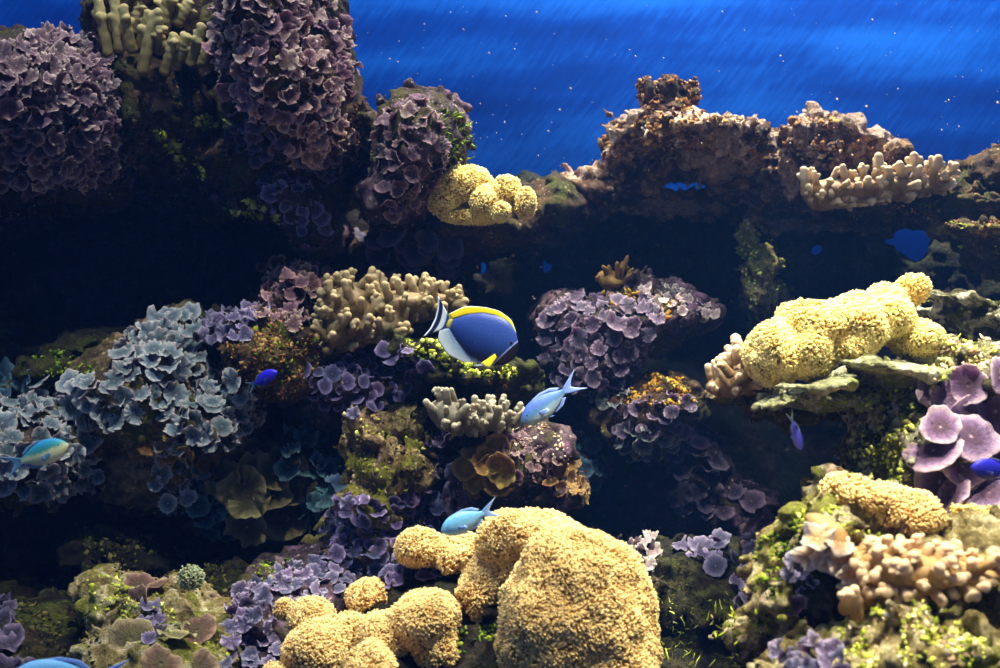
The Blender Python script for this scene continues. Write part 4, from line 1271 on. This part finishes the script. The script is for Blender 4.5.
def grad_mat(name, stops, zlo, zhi, rough=.5, spec=.25, extra=None, noise=.25):
    """colour from belly to back along the fish's own height"""
    k = NT(name)
    sep = k.n('ShaderNodeSeparateXYZ')
    k.l(k.tc.outputs['Object'], sep.inputs[0])
    z = k.math('DIVIDE', k.math('SUBTRACT', sep.outputs['Z'], zlo), zhi - zlo)
    z = k.math('ADD', z, k.math('MULTIPLY', k.math('SUBTRACT', k.noise(120, 2), .5), noise))
    col = k.ramp(z, stops)
    if extra:
        col = extra(k, sep, col)
    vo = k.n('ShaderNodeTexVoronoi', Scale=420.0)
    k.l(k.tc.outputs['Object'], vo.inputs['Vector'])
    k.bump(vo.outputs['Distance'], .2, .001)
    return k.fin(col, rough, spec)


def fin_mat(name, stops, rough=.5):
    k = NT(name)
    col = k.ramp(k.attr('tip'), stops)
    return k.fin(col, rough, .3, .3, (.004, .004, .004))


# surgeonfish
L = .136
root = thing('surgeonfish', P(474, 332, 1.94), 'blue surgeonfish with yellow back fin and white crescent tail, at the centre', 'fish')


def face(k, sep, col):
    x, z = sep.outputs['X'], sep.outputs['Z']
    d = k.math('ADD', k.math('MULTIPLY', x, 1.0), k.math('MULTIPLY', z, -.52))
    u = k.math('DIVIDE', d, L)
    edge = k.ramp(u, [(.438, (0, 0, 0, 1)), (.448, (1, 1, 1, 1))])
    line = k.ramp(u, [(.425, (0, 0, 0, 1)), (.434, (1, 1, 1, 1))])
    col = k.mix(line, col, lin(150, 170, 220))
    col = k.mix(edge, col, lin(8, 10, 24))
    tail = k.ramp(k.math('DIVIDE', x, -L), [(.245, (0, 0, 0, 1)), (.275, (1, 1, 1, 1))])
    return k.mix(tail, col, lin(214, 196, 10))


M_tang = grad_mat('surgeonfish_skin', [(0.0, lin(14, 24, 66)), (.35, lin(32, 58, 124)), (.62, lin(44, 74, 148)), (.9, lin(42, 68, 140)), (1.0, lin(20, 28, 66))], -.27 * L, .27 * L, .45, .35, face, .1)
fish_body([0, .06, .2, .4, .6, .75, .87, .95, 1.0], [.04, .05, .145, .225, .25, .235, .175, .09, .0], [-.045, -.055, -.15, -.24, -.275, -.27, -.235, -.175, -.10], [.012, .018, .045, .072, .085, .082, .065, .045, .02], L, -.30, M_tang, root)
M_yel = fin_mat('yellow_fin', [(0, lin(236, 206, 0)), (.8, lin(250, 226, 10)), (.93, lin(250, 236, 90)), (1, lin(170, 200, 230))])
fish_fin('dorsal_fin', [(-.28, .045), (-.14, .145), (.02, .222), (.18, .246), (.31, .215), (.42, .12)], [(-.33, .075), (-.18, .225), (.02, .282), (.18, .298), (.34, .250), (.43, .135)], L, M_yel, root)
M_wh = fin_mat('white_fin', [(0, lin(120, 150, 190)), (.25, lin(170, 190, 200)), (.85, lin(196, 212, 210)), (.94, lin(240, 246, 240)), (1, lin(60, 90, 150))])
fish_fin('anal_fin', [(-.27, -.05), (-.16, -.145), (-.02, -.222), (.10, -.262), (.2, -.272)], [(-.36, -.10), (-.34, -.21), (-.20, -.315), (-.02, -.335), (.16, -.285)], L, M_wh, root)
M_tl = fin_mat('crescent_tail', [(0, lin(196, 190, 20)), (.10, lin(30, 60, 130)), (.22, lin(40, 70, 140)), (.30, lin(206, 218, 216)), (.56, lin(214, 224, 224)), (.62, lin(16, 24, 60)), (.88, lin(10, 16, 46)), (.92, lin(230, 240, 250)), (1, lin(240, 246, 255))])
fish_fin('tail_fin', [(-.285, -.045), (-.285, .045)], [(-.50, -.23), (-.455, -.12), (-.44, 0), (-.455, .12), (-.49, .23)], L, M_tl, root)
for s in (1, -1):
    fish_fin('pectoral_fin', [(.30, s * .074, -.13), (.33, s * .068, -.16)], [(.20, s * .13, -.27), (.255, s * .14, -.29), (.30, s * .12, -.285)], L, M_yel, root, .006, 12, 6)
    fish_fin('pelvic_fin', [(.22, s * .02, -.27), (.27, s * .02, -.265)], [(.10, s * .03, -.33), (.15, s * .035, -.325)], L, M_wh, root, .006, 10, 5)
eyes(root, .42, .03, .052, .017, L, plain('dark_eye', lin(40, 40, 50), .3, .4))
orient(root, (math.cos(math.radians(20)), -.20, -math.sin(math.radians(20))))


def chromis(label, px, py, d, L, fwd, stops, roll=0., tail_col=None, group=None, zr=.19, name='chromis', cat='fish', deep=1.0):
    root = thing(name, P(px, py, d), label, cat, group)
    M = grad_mat(name + '_skin', stops, -zr * L * deep, zr * L * deep)
    T = lambda q: [a * deep for a in q]
    fish_body([0, .08, .25, .45, .62, .78, .9, .97, 1.0], T([.045, .05, .12, .17, .18, .155, .105, .055, .02]), T([-.045, -.05, -.12, -.17, -.175, -.15, -.105, -.065, -.03]), [.012, .02, .05, .08, .09, .085, .065, .04, .02], L, -.24, M, root)
    tc = tail_col or stops[-1][1]
    FM = fin_mat(name + '_fin', [(0, tc), (.6, tuple(min(1, c * 1.3) for c in tc[:3]) + (1,)), (1, tuple(min(1, c * 1.6 + .03) for c in tc[:3]) + (1,))])
    z = deep
    fish_fin('tail_fin', [(-.22, -.045 * z), (-.22, .045 * z)], [(-.52, -.17 * z), (-.40, -.075 * z), (-.335, 0), (-.40, .075 * z), (-.52, .17 * z)], L, FM, root, .009)
    fish_fin('dorsal_fin', [(-.15, .065 * z), (-.05, .135 * z), (.1, .17 * z), (.24, .165 * z)], [(-.20, .085 * z), (-.09, .165 * z), (.08, .196 * z), (.22, .175 * z)], L, FM, root, .007)
    fish_fin('anal_fin', [(-.15, -.065 * z), (-.06, -.13 * z), (.06, -.165 * z)], [(-.20, -.085 * z), (-.10, -.160 * z), (.03, -.178 * z)], L, FM, root, .007)
    for s in (1, -1):
        fish_fin('pectoral_fin', [(.25, s * .08, -.02), (.25, s * .08, -.06)], [(.12, s * .115, -.04), (.11, s * .12, -.085), (.14, s * .11, -.11)], L, FM, root, .005, 10, 5)
        fish_fin('pelvic_fin', [(.14, s * .02, -.165 * z), (.18, s * .02, -.165 * z)], [(.07, s * .03, -.205 * z), (.10, s * .03, -.198 * z)], L, FM, root, .005, 8, 4)
    eyes(root, .385, .028, .056, .027, L)
    orient(root, fwd, roll)
    return root


g1 = [(0, lin(206, 214, 190)), (.22, lin(168, 192, 190)), (.5, lin(84, 128, 170)), (.8, lin(72, 102, 188)), (1, lin(72, 98, 196))]
g2 = [(0, lin(196, 220, 210)), (.3, lin(150, 204, 222)), (.6, lin(120, 192, 228)), (1, lin(112, 182, 230))]
g3 = [(0, lin(244, 240, 190)), (.46, lin(222, 222, 160)), (.62, lin(70, 150, 140)), (.75, lin(40, 146, 170)), (1, lin(60, 140, 196))]
chromis('blue and silver chromis swimming down left of the mauve shingled corals', 551, 401, 1.90, .102, (-.80, -.18, -.58), g1, 10, lin(110, 136, 206), deep=.92)
chromis('pale sky blue chromis just above the pale dome-headed corals', 470, 519, 1.62, .074, (-.90, -.25, -.36), g2, 0, lin(110, 150, 214))
chromis('green backed yellow bellied chromis at the left edge', 36, 456, 1.95, .100, (.95, -.1, .34), g3, 0, lin(70, 112, 140))
chromis('pale blue fish back just showing at the bottom left edge', 68, 679, 1.45, .120, (-.9, -.3, .06), g2, 0, lin(110, 150, 214))
g4 = [(0, lin(40, 20, 150)), (.5, lin(36, 30, 190)), (1, lin(46, 30, 214))]
chromis('small violet blue damselfish in front of the brown algae mound', 262, 380, 1.98, .056, (.80, -.35, .42), g4, 0, lin(14, 40, 80), name='damselfish')
g5 = [(0, lin(170, 150, 190)), (.5, lin(120, 116, 216)), (1, lin(90, 90, 226))]
chromis('small purple blue damselfish diving in the dark hollow under the right ledges', 795, 430, 1.66, .050, (.22, -.35, -.9), g5, 10, lin(130, 160, 160), name='damselfish')
g6 = [(0, lin(20, 20, 90)), (.5, lin(30, 30, 150)), (1, lin(34, 34, 170))]
chromis('dark blue damselfish in front of the plum disc corals at the right edge', 996, 470, 1.55, .062, (-.95, -.2, .1), g6, 0, lin(20, 24, 90), name='damselfish', deep=1.1)

# specks drifting in the water
V, Q, off = [], [], 0
sv, sf = flake(3)
for i in range(420):
    if i < 230:
        p = P(random.uniform(330, 1000), random.uniform(0, 200), random.uniform(1.5, 2.6)); s = random.uniform(.0008, .0019) if i > 60 else random.uniform(.0022, .0036)
    else:
        p = P(random.uniform(0, 1000), random.uniform(60, 668), random.uniform(1.3, 1.9)); s = random.uniform(.0004, .0010)
    V.append(sv * s + np.array(p, np.float32)); Q.append(sf + off); off += len(sv)
V = np.concatenate(V); c = V.mean(0)
tag(obj('drifting_specks', mesh('drifting_specks', V - c, np.concatenate(Q)), plain('speck', lin(190, 180, 160), .8, .2), loc=Vector(c.tolist())),
    'tiny pale specks drifting in the water in front of the blue wall', 'specks', kind='stuff')
# ------------------------------------------------------------------ setting
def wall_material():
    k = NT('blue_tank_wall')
    # streaks leaning to the right over broad uneven bands
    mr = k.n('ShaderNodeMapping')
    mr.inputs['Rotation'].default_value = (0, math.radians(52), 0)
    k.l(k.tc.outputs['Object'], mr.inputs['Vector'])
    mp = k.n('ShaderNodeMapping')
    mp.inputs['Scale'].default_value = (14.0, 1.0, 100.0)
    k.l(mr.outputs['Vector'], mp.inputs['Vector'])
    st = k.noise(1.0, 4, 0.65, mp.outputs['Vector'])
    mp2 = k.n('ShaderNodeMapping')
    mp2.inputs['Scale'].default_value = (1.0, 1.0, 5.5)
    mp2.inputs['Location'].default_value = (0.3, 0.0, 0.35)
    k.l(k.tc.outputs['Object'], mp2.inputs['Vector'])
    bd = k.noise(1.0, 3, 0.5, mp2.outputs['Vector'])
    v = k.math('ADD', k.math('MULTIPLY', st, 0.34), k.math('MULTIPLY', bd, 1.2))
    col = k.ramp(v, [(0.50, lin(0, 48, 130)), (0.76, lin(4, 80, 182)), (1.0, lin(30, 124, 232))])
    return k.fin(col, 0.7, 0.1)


def box(name, lo, hi, mat):
    x0, y0, z0 = lo; x1, y1, z1 = hi
    v = [(x0, y0, z0), (x1, y0, z0), (x1, y1, z0), (x0, y1, z0), (x0, y0, z1), (x1, y0, z1), (x1, y1, z1), (x0, y1, z1)]
    f = [(0, 3, 2, 1), (4, 5, 6, 7), (0, 1, 5, 4), (1, 2, 6, 5), (2, 3, 7, 6), (3, 0, 4, 7)]
    o = obj(name, mesh(name, v, np.array(f), smooth=False), mat)
    o['kind'] = 'structure'
    return o


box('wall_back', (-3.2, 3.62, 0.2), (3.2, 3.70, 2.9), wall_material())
fl = rock_mat('tank_floor', lin(30, 28, 26), lin(50, 46, 40), lin(70, 64, 54))
box('floor', (-3.2, 0.6, 0.18), (3.2, 3.70, 0.26), fl)

# the water that fills the tank, faintly hazy
wm = bpy.data.materials.new('hazy_water')
wm.use_nodes = True
nt = wm.node_tree
nt.nodes.remove(nt.nodes['Principled BSDF'])
vs = nt.nodes.new('ShaderNodeVolumeScatter')
vs.inputs['Color'].default_value = (0.10, 0.32, 1.0, 1)
vs.inputs['Density'].default_value = 0.017
nt.links.new(vs.outputs[0], nt.nodes['Material Output'].inputs['Volume'])
box('water', (-3.4, -0.8, 0.1), (3.4, 3.9, 2.6), wm)

# ------------------------------------------------------------------ light, world, camera
def area(name, loc, target, size, power, color):
    L = bpy.data.lights.new(name, 'AREA')
    L.shape = 'DISK'; L.size = size; L.energy = power; L.color = color
    o = bpy.data.objects.new(name, L)
    COL.objects.link(o)
    o.location = loc
    o.rotation_euler = (Vector(target) - Vector(loc)).to_track_quat('-Z', 'Y').to_euler()
    return o


def spot(name, loc, target, power, color, angle=70, radius=0.05, blend=0.6):
    L = bpy.data.lights.new(name, 'SPOT')
    L.energy = power; L.color = color; L.spot_size = math.radians(angle); L.spot_blend = blend; L.shadow_soft_size = radius
    o = bpy.data.objects.new(name, L)
    COL.objects.link(o)
    o.location = loc
    o.rotation_euler = (Vector(target) - Vector(loc)).to_track_quat('-Z', 'Y').to_euler()
    return o


WARM = (1.0, 0.95, 0.80)
COOL = (0.75, 0.88, 1.0)
spot('tank_lamp', (0.66, 1.40, 2.75), (0.58, 1.62, 0.9), 310, WARM, 50, 0.03)
spot('tank_lamp', (0.05, 1.12, 2.75), (0.04, 1.75, 0.8), 100, WARM, 54, 0.04)
spot('tank_lamp', (-0.40, 1.30, 2.75), (-0.42, 2.25, 1.0), 110, COOL, 62, 0.05)
spot('tank_lamp', (0.55, 2.62, 2.9), (0.5, 2.55, 1.2), 520, WARM, 62, 0.04)
spot('tank_lamp', (0.55, 0.95, 2.35), (0.54, 1.45, 0.75), 170, WARM, 34, 0.03)  # extra lamp added to brighten the lower right mound and finger coral
spot('tank_lamp', (-0.3, 2.2, 2.9), (-0.4, 2.5, 1.2), 85, (1.0, 0.9, 0.9), 70, 0.06)
area('wall_lamp', (0.5, 3.15, 2.7), (0.4, 3.6, 1.5), 0.8, 15, (0.75, 0.9, 1.0))
area('wall_lamp', (-0.9, 3.15, 2.7), (-0.9, 3.6, 1.5), 0.8, 6.5, (0.75, 0.9, 1.0))
area('wall_lamp', (1.6, 3.15, 2.7), (1.5, 3.6, 1.5), 0.8, 17, (0.75, 0.9, 1.0))

W = bpy.data.worlds.new('tank_glow')
W.use_nodes = True
W.node_tree.nodes['Background'].inputs['Color'].default_value = (0.10, 0.18, 0.46, 1)
W.node_tree.nodes['Background'].inputs['Strength'].default_value = 0.75
SC.world = W

cam = bpy.data.cameras.new('camera')
cam.sensor_width = 36.0
cam.sensor_fit = 'HORIZONTAL'
cam.lens = F / 1000.0 * 36.0
cam.clip_start = 0.05
cam.dof.use_dof = True
cam.dof.focus_distance = 2.05
cam.dof.aperture_fstop = 7.0
co = bpy.data.objects.new('camera', cam)
COL.objects.link(co)
co.location = (0, 0, EYE_Z)
co.rotation_euler = (math.pi / 2, 0, 0)
SC.camera = co
SC.view_settings.view_transform = 'Standard'
SC.view_settings.look = 'None'
SC.view_settings.exposure = 0.0
SC.view_settings.gamma = 1.0
SC.view_settings.use_curve_mapping = False
SC.cycles.max_bounces = 6
SC.cycles.use_denoising = True
